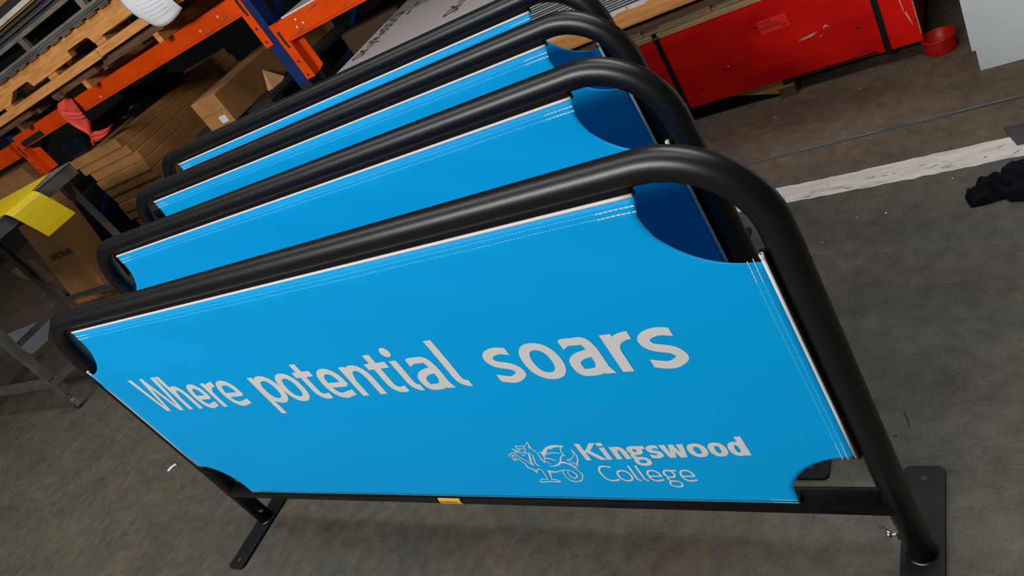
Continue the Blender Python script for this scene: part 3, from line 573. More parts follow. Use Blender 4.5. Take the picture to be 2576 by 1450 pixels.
# stacked fluted sheets, each one its own object
zs = .4945; th = .0082; ns = 24
sheet0 = None
for k in range(ns):
    z = zs + k * th; dx = rnd.uniform(-.004, .004); dy = rnd.uniform(-.002, .002)
    if sheet0 is None:
        sheet0 = MB().box(-1.185, 1.19, CY - .008, CY + 1.16, 0, th * .80).build('plastic_sheet', M_SHEETDK)
        MB().box(-1.185, 1.19, CY - .0085, CY + 1.16, th * .8, th).build('white_film', M_WHITEEDGE, sheet0)
        o = sheet0
    else: o = copy_tree(sheet0)
    o.location = (dx, dy, z)
    tag(o, 'thin dark grey plastic sheet lying flat within the tall sheet stack on the crate', 'plastic sheet', 'dark sheets in the stack on the crate')
ztop = zs + ns * th
b = MB(); b.box(-1.190, 1.19, CY - .009, CY + 1.17, 0, .006); top = b.build('printed_sheet', M_FILM); top.location = (0, 0, ztop)
tag(top, 'white film covered sheet with black hand lettered print topping the stack', 'plastic sheet')
zt = .0063; top_bold = .0022
for (x, y) in ((-1.082, 1.735), (-.56, 1.735)):
    for s_, sz, dx, dy, mt in (('SKyReSSO', .106, 0, 0, M_INK), ('sheets and panels', .018, .026, .12, M_GREYINK), ('www.skyresso.com', .018, .052, .06, M_GREYINK)):
        text_mesh(s_, sz, 'film_print', mt, top, frame_mtx((x + dx, y + dy, zt), (0, 1, 0), (-1, 0, 0)), .92, top_bold if mt is M_INK else 0, .0)
    b = MB()
    for j, yy in enumerate((.33, .42, .50, .58)): b.box(x + .05 , x + .066, y + yy, y + yy + .04, zt, zt + .0003)
    b.build('printed_marks', M_INK, top)

# ------------------------------------------------------------------ pallet rack
RY = 2.05
rack = thing('pallet_rack', 'orange beamed pallet rack with blue slotted uprights behind the barriers', 'rack', (-1.78, RY + .04, 0))
def rk(o):
    o.location = -Vector((-1.78, RY + .04, 0)); return o
def upright(x0, x1, y0, y1, top_=2.6, zc=.627):
    t = .003
    for nm, mt, a, c in (('upright', M_RACKBLUE, zc, top_), ('upright_foot', M_DARK, 0, zc)):
        b = MB(); b.box(x0, x1, y0, y0 + t, a, c); b.box(x0, x0 + t, y0 + t, y1, a, c); b.box(x1 - t, x1, y0 + t, y1, a, c)
        q = rk(b.build(nm, mt, rack)); o = q if nm == 'upright' else o
    s = MB(); z = zc + .018
    while z < top_ - .05:
        for xx in (x0 + .016, x1 - .022): s.prism([(xx - .003, z + .011), (xx + .006, z + .013), (xx + .007, z - .004), (xx + .001, z - .007)], y0 - .0004, y0)
        z += .075
    s.build('slots', M_DARK, o); return o
upright(-1.840, -1.755, RY + .004, RY + .075); upright(-4.47, -4.405, RY + .006, RY + .075, zc=.86)
for x in (-1.840, -4.53): upright(x, x + .085, RY + .95, RY + 1.02)
for x in (-1.80, -4.49):
    for (z0, z1) in ((.35, .9), (.9, 1.5), (1.5, 2.1)):
        rk(MB().bar((x, RY + .07, z0), (x, RY + .96, z1), .025, .035, (1, 0, 0)).build('frame_brace', M_RACKBLUE, rack))
def connector(x0, x1, z0, z1, side, lugz):
    """perforated beam end plate with a return flange on the beam side"""
    b = MB(); b.box(x0, x1, RY - .002, RY + .003, z0, z1)
    xf = x1 if side > 0 else x0
    o = rk(b.build('beam_connector', M_ORANGE, rack, bevel=.0008))
    f = MB(); a, c = sorted((xf, xf + side * .004)); f.box(a, c, RY - .002, RY + .055, z0, z1); f.build('connector_flange', M_ORANGE, o)
    s = MB()
    for z in lugz:
        xm = (x0 + x1) / 2 - .004; s.prism([(xm - .006, z + .007), (xm + .006, z + .007), (xm + .008, z - .007), (xm - .003, z - .006)], RY - .0026, RY - .0018)
    s.build('connector_slots', M_RACKBLUE, o)
    c_ = MB(); zc = z1 - .075 if side > 0 else z1 - .07; xm = (x0 + x1) / 2 + .003
    c_.box(xm - .008, xm + .008, RY - .0045, RY - .002, zc - .034, zc + .034); c_.box(xm - .004, xm + .010, RY - .0042, RY - .002, zc - .052, zc - .034); c_.cyl((xm + .002, RY - .006, zc - .012), (xm + .002, RY - .004, zc - .012), .005, 10)
    c_.build('safety_clip', mat('worn_clip_steel', (0.05, 0.035, 0.025), 0.45, 0.4), o)
    return o
def beam(x0, x1, z0, z1):
    b = MB(); b.box(x0, x1, RY - .001, RY + .05, z0 + .012, z1); b.box(x0, x1, RY + .002, RY + .05, z0, z0 + .012)
    return rk(b.build('beam', M_ORANGE, rack, bevel=.0025))
# right bay beam and connector
bR = beam(-1.703, .85, .829, .931)
connector(-1.755, -1.700, .637, .935, 1, (.735 - .075 * 1 + .07, .732, .657)[1:])
b = MB(); b.box(-1.700, -1.694, RY - .0025, RY + .05, .640, .826); rk(b.build('connector_return', M_ORANGE, rack))
bxx = MB(); bxx.box(-1.700, -1.655, RY + .004, RY + .008, .643, .829); 
rk(MB().prism([(-1.698, .640), (-1.698, .829), (-1.650, .829), (-1.650, .662)], RY + .046, RY + .050).build('connector_gusset', M_ORANGE, rack))
# left bay beam and its two connectors
bL = beam(-4.40, -1.845, 1.033, 1.128); beam(-5.6, -4.53, .995, 1.10)
connector(-1.853, -1.800, .853, 1.145, -1, (.952, .879))
connector(-4.470, -4.402, .83, 1.105, 1, (.93, .87, .84))
rk(MB().prism([(-4.402, .83), (-4.402, 1.01), (-4.30, .99), (-4.30, .835)], RY + .046, RY + .050).build('connector_gusset', M_ORANGE, rack))
s = MB(); s.prism([(-4.36, 1.040), (-4.365, 1.078), (-4.05, 1.082), (-4.04, 1.043)], RY - .0016, RY - .001); s.build('beam_load_plate', M_DARK, bL)
for yb_ in (RY + .97,):
    rk(MB().box(-4.40, -1.845, yb_, yb_ + .05, 1.03, 1.13).build('rear_beam', M_ORANGE, rack)); rk(MB().box(-1.70, .85, yb_, yb_ + .05, .83, .93).build('rear_beam', M_ORANGE, rack))
# scuffs and chips, seen as bare patches on the paint
s = MB()
for x, z, L_, h_ in ((-1.60, .853, .06, .012), (-1.455, .915, .075, .012), (-1.26, .905, .05, .010), (-1.10, .86, .05, .008), (-1.28, .858, .018, .008)):
    s.prism([(x - L_ / 2, z - h_ * .45), (x + L_ * .3, z + h_ * .3), (x + L_ / 2, z + h_ * .6), (x + L_ * .45, z - h_ * .1), (x - L_ * .2, z - h_ * .6)], RY - .0016, RY - .001)
s.build('paint_scuffs', M_SCUFF, bR)
s = MB()
for x, z in ((-1.585, .900), (-1.555, .872), (-1.605, .868)): s.prism([(x, z), (x + .012, z + .002), (x + .010, z + .011), (x - .001, z + .008)], RY - .0016, RY - .001)
s.build('paint_chips', M_PAPER, bR)
s = MB()
for x, z, L_, h_ in ((-1.98, 1.062, .09, .012), (-2.12, 1.048, .08, .010), (-1.99, 1.125, .16, .006), (-2.20, 1.124, .10, .006)):
    s.prism([(x - L_ / 2, z - h_ * .45), (x + L_ * .3, z + h_ * .3), (x + L_ / 2, z + h_ * .6), (x + L_ * .45, z - h_ * .1), (x - L_ * .2, z - h_ * .6)], RY - .0016, RY - .001)
s.build('paint_scuffs', M_SCUFF, bL)
s = MB()
for x, z in ((-2.00, 1.088), (-2.17, 1.075), (-3.25, 1.06)): s.prism([(x + .010 * math.cos(k), z + .008 * math.sin(k)) for k in range(6)], RY - .0016, RY - .001)
s.build('paint_chips', mat('pink_primer_spot', (.6, .33, .28), .7), bL)
b = MB(); b.box(-1.66, .6, RY + .012, RY + .9, .9315, .940); o = b.build('laminate_sheet', mat('satin_white_panel', (0.36, 0.36, 0.40), 0.3)); tag(o, 'pale grey flat panel with bright edge resting on the right orange beam', 'panel')
b2 = MB(); b2.box(-1.66, .6, RY + .009, RY + .012, .934, .9412); b2.build('bright_edge', M_PIPE, o)

o = MB().box(-1.42, .55, RY + .12, RY + .92, .9415, 2.25).build('light_blocker', M_DARK, bevel=.02); tag(o, 'black block added on the pale sheet over the right orange beam to hold back light', 'light blocker')  # added block, mostly out of view, keeps back light off the carton sides
# ------------------------------------------------------------------ pallets and load on the left beam
PYF = 1.95
def rel(o, p): o.location = -Vector(p); return o
pt = thing('wooden_pallet', 'upper orange wood pallet with notched stringer, under the metal frame', 'pallet', (-2.9, PYF, 1.232))
O = (-2.9, PYF, 1.232)
prof = [(-4.6, 1.398), (-1.95, 1.405), (-1.95, 1.310), (-2.685, 1.308), (-2.70, 1.300), (-2.79, 1.300), (-2.80, 1.334), (-2.815, 1.343), (-3.02, 1.344), (-3.035, 1.335), (-3.04, 1.305), (-3.262, 1.302), (-3.27, 1.300), (-3.36, 1.300), (-3.545, 1.300), (-3.56, 1.335), (-3.575, 1.340), (-3.775, 1.340), (-3.79, 1.33), (-3.90, 1.29), (-4.0, 1.293), (-4.6, 1.29)]
for y, nm in ((PYF, 'stringer'), (PYF + .52, 'stringer'), (PYF + 1.04, 'stringer')):
    rel(MB().prism(prof, y, y + .04).build(nm, M_WOOD, pt), O)
for i, x in enumerate((-2.74, -3.32, -3.945)):
    for y in (PYF + .004, PYF + .5, PYF + 1.0): rel(MB().box(x - .05, x + .05, y, y + .09, 1.276 - .004 * i, 1.301 - .003 * i).build('spacer_block', M_WOOD, pt), O)
for y in (PYF - .006, PYF + .3, PYF + .6, PYF + .95):
    for x0, x1, dz in ((-2.815, -1.9, 0), (-4.6, -2.822, -.006)): rel(MB().box(x0, x1, y, y + .09, 1.228 + dz, 1.274 + dz * .3).build('bottom_board', M_WOOD, pt, bevel=.002), O)
rel(MB().box(-4.6, -1.9, PYF + .004, PYF + .06, 1.2745, 1.2765).build('banding', M_GREYMETAL, pt), O)
x = -4.5
while x < -1.98:
    rel(MB().box(x, x + .095, PYF - .012, PYF + 1.08, 1.402, 1.414).build('deck_board', M_WOODDK, pt), O); x += .14
# lower, darker pallet pieces that carry it
pl2 = thing('wooden_pallet', 'lower worn brown pallet resting on the left orange beam', 'pallet', (-3.2, PYF, 1.128)); O2 = (-3.2, PYF, 1.128)
for x0, x1 in ((-3.545, -3.0), (-4.45, -3.86), (-2.9, -2.3)):
    rel(MB().box(x0, x1, PYF + .035, PYF + .10, 1.176, 1.222).build('top_board', M_WOODDK, pl2, bevel=.002), O2)
    rel(MB().box(x0, x1, PYF + .5, PYF + .62, 1.176, 1.222).build('top_board', M_WOODDK, pl2), O2)
for x in (-3.188, -2.40): rel(MB().box(x, x + .045, PYF + .03, PYF + 1.0, 1.1285, 1.180).build('stringer', M_WOOD, pl2, bevel=.002), O2)
for x in (-3.06, -3.93, -2.58): rel(MB().box(x, x + .10, PYF + .08, PYF + .2, 1.16, 1.200).build('block', M_WOODDK, pl2), O2)
rel(MB().box(-3.5, -3.42, PYF + .02, PYF + .035, 1.165, 1.2).build('splinter', M_WOODDK, pl2), O2)
for x in (-4.1,): rel(MB().box(x, x + .045, PYF + .03, PYF + 1.0, 1.1285, 1.180).build('stringer', M_WOODDK, pl2), O2)
# grey steel stillage frame on the upper pallet
st = thing('steel_stillage', 'dull grey steel frame stillage standing on the upper pallet', 'frame', (-3.0, PYF, 1.44)); O3 = (-3.0, PYF, 1.44)
for y in (PYF + .005, PYF + .95):
    rel(MB().box(-4.7, -1.8, y, y + .03, 1.441, 1.456).build('lower_rail', M_STILL, st), O3)
    rel(MB().box(-4.7, -1.8, y, y + .03, 1.520, 1.542).build('upper_rail', M_STILL, st), O3)
    for x in (-3.35, -2.68, -4.1, -2.05): rel(MB().box(x, x + .052, y + .002, y + .028, 1.456, 1.520).build('post', M_STILL, st), O3)
lb = ['silver metal length lowest below the grey stillage frame', 'silver metal length just under the lower rail of the grey frame', 'thin silver strip in front beneath the grey frame']
for i, (y, z, h_) in enumerate(((PYF + .002, 1.4146, .010), (PYF + .004, 1.4265, .012), (PYF - .010, 1.4150, .005))):
    o = MB().box(-4.7, -1.85, y, y + (.028 if i < 2 else .006), z, z + h_).build('metal_length', M_ALU, bevel=.0012); tag(o, lb[i], 'metal bar', 'metal lengths under the grey frame')
for y in (PYF + .3, PYF + .6, PYF + .95):
    o = MB().box(-4.7, -1.85, y, y + .05, 1.4146, 1.4405).build('metal_length', M_ALU); tag(o, 'silver metal length lying %s beneath the grey stillage frame' % {.3: 'second row back', .6: 'third row back', .95: 'at the back'}[round(y - PYF, 2)], 'metal bar', 'metal lengths under the grey frame')
spec_ = [(1.543, .020, .02, mat('slate_blue_board', (0.05, 0.06, 0.10), .5, var=.4, scale=5, stretch=(1, 8, 20)), 'slate blue board edge lying on the top rail of the grey frame'),
         (1.564, .006, .0, M_ALU, 'bright silver strip on top of the slate blue board'),
         (1.571, .022, .05, mat('dark_brown_board', (0.06, 0.04, 0.035), .7, var=.5, scale=9, stretch=(1, 8, 20)), 'dark brown board above the silver strip in the upper left corner'),
         (1.594, .018, .03, M_SHEETDK, 'dark grey board near the top of the load on the frame'),
         (1.614, .008, .01, mat('ochre_strip', (0.30, 0.17, 0.03), .6), 'thin ochre strip under the white bar in the upper left corner'),
         (1.624, .026, .0, mat('cream_bar', (0.48, 0.47, 0.42), .5, var=.2), 'cream white bar crossing the upper left corner of the load'),
         (1.651, .05, .06, M_DARK, 'black board above the cream white bar'),]
for z, h_, dy, mt, l in spec_:
    o = MB().box(-4.7, -2.3, PYF + dy, PYF + .9, z, z + h_ - .0005).build('stored_board', mt); tag(o, l, 'board')
o = MB().box(-4.9, -2.9, PYF + .1, PYF + .95, 1.7015, 2.0).build('storage_box', M_CARD, bevel=.004); tag(o, 'brown box crowning the load in the extreme upper left corner', 'box')
o = MB().box(-2.28, -1.92, PYF + .06, PYF + .94, 1.545, 2.2).build('light_blocker', M_DARK, bevel=.02); tag(o, 'black block added at the right end of the grey stillage frame to hold back light', 'light blocker')  # second added block above the view, shades the rack interior
# sheet of paper hanging off the pallet
b = MB(); nU, nV = 14, 12; TLp, TRp, BLp, BRp = Vector((-2.33, 1.925, 1.45)), Vector((-2.00, 1.925, 1.37)), Vector((-2.225, 1.90, 1.199)), Vector((-2.000, 1.90, 1.207))
vs = []; fs = []
for j in range(nV + 1):
    for i in range(nU + 1):
        u, v = i / nU, j / nV; p = TLp.lerp(TRp, u).lerp(BLp.lerp(BRp, u), v)
        p.x -= .035 * math.sin(math.pi * v) * (1 - u) ; p.y -= .03 * math.sin(math.pi * v) * (.4 + u * .6) + .012 * math.sin(5 * u); p.z -= .018 * math.sin(math.pi * u) * v
        vs.append(p)
for j in range(nV):
    for i in range(nU): a = j * (nU + 1) + i; fs.append((a, a + 1, a + nU + 2, a + nU + 1))
o = b.add(vs, fs).build('paper_sheet', M_PAPER, smooth=True); m_ = o.modifiers.new('t', 'SOLIDIFY'); m_.thickness = .0006; tag(o, 'curled white delivery paper hanging from the upper pallet', 'paper')
b = MB()
for k in range(7):
    v = .25 + .09 * k; pts = []
    for u in (.3, .45, .6, .78):
        p = TLp.lerp(TRp, u).lerp(BLp.lerp(BRp, u), v); p.x -= .035 * math.sin(math.pi * v) * (1 - u); p.y -= .03 * math.sin(math.pi * v) * (.4 + u * .6) + .012 * math.sin(5 * u) + .0015; p.z -= .018 * math.sin(math.pi * u) * v; pts.append(p)
    for p, q in zip(pts[:-1], pts[1:]): b.add([p, q, q - Vector((0, 0, .003)), p - Vector((0, 0, .003))], [(0, 1, 2, 3)])
b.build('faint_print', mat('faint_grey_print', (.45, .46, .5), .7), o)

# coral cloth draped over the left beam
def blob_strip(name, pts, mt, parent=None, n=10):
    """cloth tail: rows of (x,y,z,halfwidth) turned into a folded ribbon with thickness"""
    b = MB(); vs = []; fs = []; m = len(pts)
    for j, (x, y, z, w_, dx, dz) in enumerate(pts):
        for i in range(n + 1):
            t = i / n * 2 - 1; f = .010 * math.sin(t * 7 + j * .9) + .004 * math.sin(t * 15 + j)
            vs.append((x + dx * w_ * t, y + f - .006 * (1 - t * t), z + dz * w_ * t))
    for j in range(m - 1):
        for i in range(n): a = j * (n + 1) + i; fs.append((a, a + 1, a + n + 2, a + n + 1))
    o = b.add(vs, fs).build(name, mt, parent, smooth=True); s = o.modifiers.new('t', 'SOLIDIFY'); s.thickness = .004; s2 = o.modifiers.new('s', 'SUBSURF'); s2.levels = 1; s2.render_levels = 2
    return o
o = blob_strip('cloth_rag', [(-3.56, 2.11, 1.155, .05, 1, .1), (-3.565, 2.045, 1.160, .065, 1, .05), (-3.57, 2.024, 1.13, .095, 1, -.15), (-3.575, 2.020, 1.09, .115, 1, -.1), (-3.575, 2.022, 1.045, .105, 1, .1), (-3.56, 2.026, 1.005, .085, 1, .35), (-3.545, 2.03, .97, .060, 1, .6), (-3.555, 2.03, .935, .048, .9, .6), (-3.585, 2.03, .900, .045, .8, .7), (-3.62, 2.03, .872, .040, .7, .8), (-3.645, 2.03, .862, .02, .5, .8)], M_RAG, n=16)
o2 = blob_strip('cloth_tail', [(-3.62, 2.028, .885, .012, .3, 1), (-3.575, 2.022, .890, .030, .2, 1), (-3.52, 2.02, .885, .030, .1, 1), (-3.46, 2.022, .880, .022, 0, 1), (-3.41, 2.026, .886, .012, 0, 1), (-3.36, 2.03, .893, .008, .1, 1), (-3.335, 2.03, .902, .004, .1, 1)], M_RAG, o)
o3 = blob_strip('cloth_knot', [(-3.64, 2.018, 1.10, .02, 0, 1), (-3.60, 2.008, 1.075, .030, 0, 1), (-3.55, 2.004, 1.05, .026, .2, 1), (-3.50, 2.008, 1.04, .030, .1, 1), (-3.465, 2.02, 1.03, .02, 0, 1)], M_RAG, o)
tag(o, 'coral red cloth knotted over the left orange rack beam', 'cloth')

# ------------------------------------------------------------------ boxes under the beams
def carton(name, x0, x1, y0, y1, z0, z1, mt, label, group=None, flaps=True):
    t = thing(name, label, 'box', ((x0 + x1) / 2, (y0 + y1) / 2, z0), 0, group); C0 = ((x0 + x1) / 2, (y0 + y1) / 2, z0)
    rel(MB().box(x0, x1, y0, y1, z0, z1 - .0005).build('carton_body', mt, t, bevel=.006), C0)
    rel(MB().box(x0 + .01, x1 - .01, y0 - .0006, y0 + .001, (z0 + z1) / 2 - .0012, (z0 + z1) / 2 + .0012).build('flap_seam', M_CARDDK, t), C0) if flaps else None
    return t
flat = [(-4.10, -3.462, .757, .818), (-4.07, -3.437, .695, .7565), (-4.03, -3.408, .628, .6945), (-4.02, -3.390, .560, .6275), (-4.03, -3.378, .498, .5595), (-4.04, -3.36, .432, .4975), (-4.02, -3.35, .365, .4315), (-4.05, -3.355, .298, .3645), (-4.02, -3.34, .230, .2975), (-4.05, -3.35, .163, .2295), (-4.02, -3.34, .095, .1625)]
ords = ['topmost', 'second from the top', 'third from the top', 'fourth from the top', 'fifth from the top', 'sixth from the top', 'seventh from the top', 'eighth from the top', 'ninth from the top', 'tenth from the top', 'lowest']
for i, (a, c, z0, z1) in enumerate(flat):
    carton('flat_carton', a, c, RY + .01 * (i % 3), RY + 1.15, z0, z1, M_CARD, 'flat brown carton, %s of the stepped stack below the left beam' % ords[i], 'flat cartons stacked below the left beam', False)
# dark pallet beneath them
o = thing('wooden_pallet', 'dark pallet on the floor carrying the stack of flat cartons', 'pallet', (-3.7, 2.6, 0))
for y in (2.06, 2.6, 3.1): rel(MB().box(-4.2, -3.2, y, y + .08, 0, .078).build('stringer', M_WOODDK, o), (-3.7, 2.6, 0))
for x in (-4.2, -4.0, -3.8, -3.6, -3.4): rel(MB().box(x, x + .14, 2.05, 3.18, .078, .0948).build('deck_board', M_WOODDK, o), (-3.7, 2.6, 0))
# long carton with lit end
bx = thing('long_carton', 'long brown carton with open flap pointing out beside the blue upright', 'box', (-2.53, 2.6, .605)); CB = (-2.53, 2.6, .605)
rel(MB().box(-2.645, -2.415, 2.05, 3.15, .605, .783).build('carton_body', M_CARD, bx, bevel=.005), CB)
rel(MB().box(-2.643, -2.417, 2.0485, 2.0505, .691, .694).build('end_crease', M_CARDDK, bx), CB)
rel(MB().box(-2.515, -2.455, 2.0480, 2.0495, .622, .662).build('address_label', M_PAPER, bx), CB)
b = MB()
for k in range(4): b.box(-2.507, -2.465 - .008 * (k % 2), 2.0474, 2.048, .630 + .008 * k, .632 + .008 * k)
rel(b.build('label_print', M_GREYINK, bx), CB)
fp = MB(); fp.add([(-2.405, 2.423, 0.707), (-2.33, 2.46, 0.612), (-2.34, 2.338, 0.574), (-2.395, 2.353, 0.606)], [(0, 1, 2), (0, 2, 3)])
f_ = rel(fp.build('open_flap', M_CARDLT, bx), CB); f_.modifiers.new('t', 'SOLIDIFY').thickness = .004
o = thing('pallet_stack', 'pile of empty pallets coloured black as shade under the long brown carton', 'pallet stack', (-2.5, 2.6, 0))  # near black replaces the wood colour here: rack shade put into the material
for k in range(5):
    z = .12 * k
    rel(MB().box(-2.95, -2.2, 2.16, 3.1, z + .1, z + .1195).build('pallet_deck', M_DARK, o), (-2.5, 2.6, 0))
    for y in (2.16, 2.6, 3.0): rel(MB().box(-2.95, -2.2, y, y + .09, z, z + .0995).build('pallet_stringer', M_DARK, o), (-2.5, 2.6, 0))
rel(MB().box(-2.9, -2.25, 2.2, 3.1, .5995, .6045).build('cover_board', M_DARK, o), (-2.5, 2.6, 0))
o = carton('storage_carton', -1.64, -1.24, RY + .25, RY + .9, .0, .70, mat('shade_darkened_cardboard', (.05, .026, .012), .9), 'large dim brown carton in shadow under the right orange beam')  # cardboard colour darkened to carry the shade under the beam
o = carton('storage_carton', -5.35, -4.72, RY + .05, RY + .24, .55, .94, M_CARD, 'brown carton with faded stamp left of the left upright')
text_mesh('KB4', .07, 'stamp', M_CARDDK, o, frame_mtx((.0, -.0965, .17), (1, 0, 0), (0, 0, 1)), 1, .001, .0)
o = MB().box(-5.5, -4.6, RY + .02, RY + .9, 0, .5495).build('dark_crate', M_DARK, bevel=.01); tag(o, 'black crate beneath the faded stamp carton', 'crate')
o = MB().box(-3.14, -2.97, 2.3, 2.9, 0, .45).build('dark_bin', M_DARK, bevel=.02); tag(o, 'black bin on the floor between flat cartons and pallet pile', 'bin')
# crumpled dark bags near the carton foot
def lump(name, c, r, mt, seed, label, cat):
    rr = random.Random(seed); bm = bmesh.new(); bmesh.ops.create_icosphere(bm, subdivisions=4, radius=1.0)
    ph = [(rr.uniform(2, 7), rr.uniform(2, 7), rr.uniform(2, 7), rr.uniform(0, 6)) for _ in range(6)]
    for v in bm.verts:
        d = 1 + sum(.055 * math.sin(v.co.x * a + v.co.y * b_ + v.co.z * c_ + p) for a, b_, c_, p in ph)
        v.co = Vector((v.co.x * r[0] * d, v.co.y * r[1] * d, max(v.co.z * r[2] * d, -r[2] * .9)))
    for f in bm.faces: f.smooth = True
    me = bpy.data.meshes.new(name); bm.to_mesh(me); bm.free(); me.materials.append(mt)
    o = bpy.data.objects.new(name, me); COL.objects.link(o); o.location = (c[0], c[1], c[2] + r[2] * .9); return tag(o, label, cat)
lump('plastic_bag', (1.08, 2.12, 0), (.15, .16, .20), M_BAG, 4, 'dark navy plastic bag between the red crate and the white board', 'bag')
lump('refuse_bag', (-3.30, 1.78, 0), (.14, .15, .20), M_BAG, 9, 'crumpled black plastic wrap in front of the flat cartons', 'bag')

lump('plastic_wrap', (-3.68, 2.62, .8185), (.13, .30, .06), M_BAG, 12, 'crumpled black plastic wrap lying on top of the flat cartons', 'bag')
o = MB().box(-4.09, -3.86, 2.085, 3.0, .8185, .93).build('wrapped_bundle', M_BAG, bevel=.02); tag(o, 'black wrapped bundle on the left end of the topmost flat carton', 'bundle')
# ------------------------------------------------------------------ steel trolley with yellow sheet
TX0, TX1, TY0, TY1 = -4.25, -3.02, .57, 1.41
tr = thing('steel_trolley', 'grey angle iron trolley on castors at the left edge', 'trolley', (TX1, TY0, 0)); OT = (TX1, TY0, 0)
def angle_leg(x, y, sx, sy, z0, z1, name='leg'):
    b = MB(); t = .004; w = .042
    a, c = sorted((x, x + sx * w)); d, e = sorted((y, y + sy * t)); b.box(a, c, d, e, z0, z1)
    a, c = sorted((x, x + sx * t)); d, e = sorted((y + sy * t, y + sy * w)); b.box(a, c, d, e, z0, z1)
    return rel(b.build(name, M_GREYMETAL, tr), OT)
for x, sx in ((TX1, -1), (TX0, 1)):
    for y, sy in ((TY0, 1), (TY1, -1)): angle_leg(x, y, sx, sy, .10, .86)
for y, sy in ((TY0, 1), (TY1, -1)):
    rel(MB().box(TX0, TX1, min(y - sy * .0045, y - sy * .0006), max(y - sy * .0045, y - sy * .0006), .165, .205).build('lower_rail', M_GREYMETAL, tr), OT)
    rel(MB().box(TX0, TX1, min(y - sy * .0045, y + sy * .03), max(y - sy * .0045, y + sy * .03), .2052, .209).build('rail_flange', M_GREYMETAL, tr), OT)
for x, sx in ((TX1, -1), (TX0, 1)):
    rel(MB().box(min(x - sx * .0045, x - sx * .0006), max(x - sx * .0045, x - sx * .0006), TY0, TY1, .165, .205).build('lower_rail', M_GREYMETAL, tr), OT)
rel(MB().box(TX0 - .1, TX1 + .13, TY0 - .03, TY1 + .01, .86, .925).build('table_frame', M_GREYMETAL, tr, bevel=.002), OT)
rel(MB().box(TX0 - .1, TX1 + .135, TY0 - .035, TY1 + .015, .925, .930).build('table_top', M_ALU, tr), OT)
rel(MB().box(TX0 + .05, TX1 - .05, TY0 + .03, TY1 - .2, .205, .209).build('shelf', mat('shelf_dark', (.02, .02, .02), .8), tr), OT) if 0 else None
def castor(x, y):
    c = thing('castor', None, None); c.parent = tr; c.location = (x - TX1, y - TY0, 0)
    MB().cyl((0, 0, .105), (0, 0, .062), .006, 12).build('castor_stem', M_GREYMETAL, c, smooth=True)
    b = MB(); b.cyl((0, 0, .068), (0, 0, .058), .017, 18); b.box(-.014, -.011, -.02, .012, .015, .06); b.box(.011, .014, -.02, .012, .015, .06); b.build('castor_fork', M_ALU, c, bevel=.0008)
    MB().cyl((-.010, -.008, .021), (.010, -.008, .021), .021, 22).build('castor_wheel', M_DARK, c, smooth=False, bevel=.002)
for x in (TX1 - .015, TX0 + .015):
    for y in (TY0 + .015, TY1 - .015): castor(x, y)
# yellow sheet: lies on the table and bends down over its right edge
b = MB(); vs = []; fs = []; rows = []
x = TX0 - .25; pr_ = []
prof_ = [(-4.75, .932), (-3.6, .932), (-3.0, .932), (-2.90, .9325), (-2.876, .930), (-2.862, .920), (-2.855, .903), (-2.85, .87), (-2.845, .82), (-2.842, .77), (-2.842, .735)]
for (x, z) in prof_:
    t = max(0, (.93 - z) / .2)
    for y in (.985, 1.03, 1.08, 1.13, 1.17) if x > -2.95 else (1.0, 1.05, 1.09, 1.13, 1.165):
        yy = y + .055 * t if x > -2.95 else (.62 + (y - 1.0) * 4.6)
        vs.append((x - (.05 if x < -2.95 and x > -3.2 else 0), yy, z))
for j in range(len(prof_) - 1):
    for i in range(4): a = j * 5 + i; fs.append((a, a + 1, a + 6, a + 5))
o = b.add(vs, fs).build('yellow_sheet', M_YELLOW, smooth=False); m_ = o.modifiers.new('t', 'SOLIDIFY'); m_.thickness = .0015; m_.offset = 1; tag(o, 'bright yellow sheet draped over the right edge of the steel trolley', 'sheet')
# leaning carton under the trolley
bt = Vector((-4.239, 1.658, 0)); tp = Vector((-4.239, 1.758, .541)); up = (tp - bt).normalized()
lc = thing('leaning_carton', 'tall brown carton with black stamp leaning behind the steel trolley', 'box', tuple(bt)); 
rt = Vector((1, 0, 0)); bk = up.cross(rt)
if bk.y < 0: bk = -bk
b = MB(); b.obox(bt + up * .33 - rt * .26 + bk * .09, rt, up, bk, .26, .33, .09); rel(b.build('carton_body', M_CARD, lc, bevel=.006), bt)
mt_ = frame_mtx(up * .36 - rt * .40 - bk * .0015, rt, up)
text_mesh('HARDWARE', .062, 'carton_stamp', M_INK, lc, mt_, .95, .002, .0)
b = MB(); b.prism([(-5.73, 1.50), (-5.28, 1.56), (-5.06, 1.57), (-4.62, 1.285), (-4.654, 1.15), (-4.95, 1.225)], .0006, .0046, 'z'); o = b.build('paper_sheet', mat('bluish_card', (.22, .23, .27), .6)); tag(o, 'pale bluish card lying on the floor beneath the trolley', 'paper')
b = MB(); b.prism([(-5.386, .38), (-5.37, .31), (-5.11, .20), (-5.0, .19), (-5.05, .40)], 1.76, 1.80); b.prism([(-5.2, 0), (-5.12, 0), (-5.12, .21), (-5.2, .24)], 1.77, 1.79); o = b.build('cardboard_offcut', M_CARDDK); tag(o, 'torn brown cardboard offcut standing left of the leaning carton', 'cardboard')
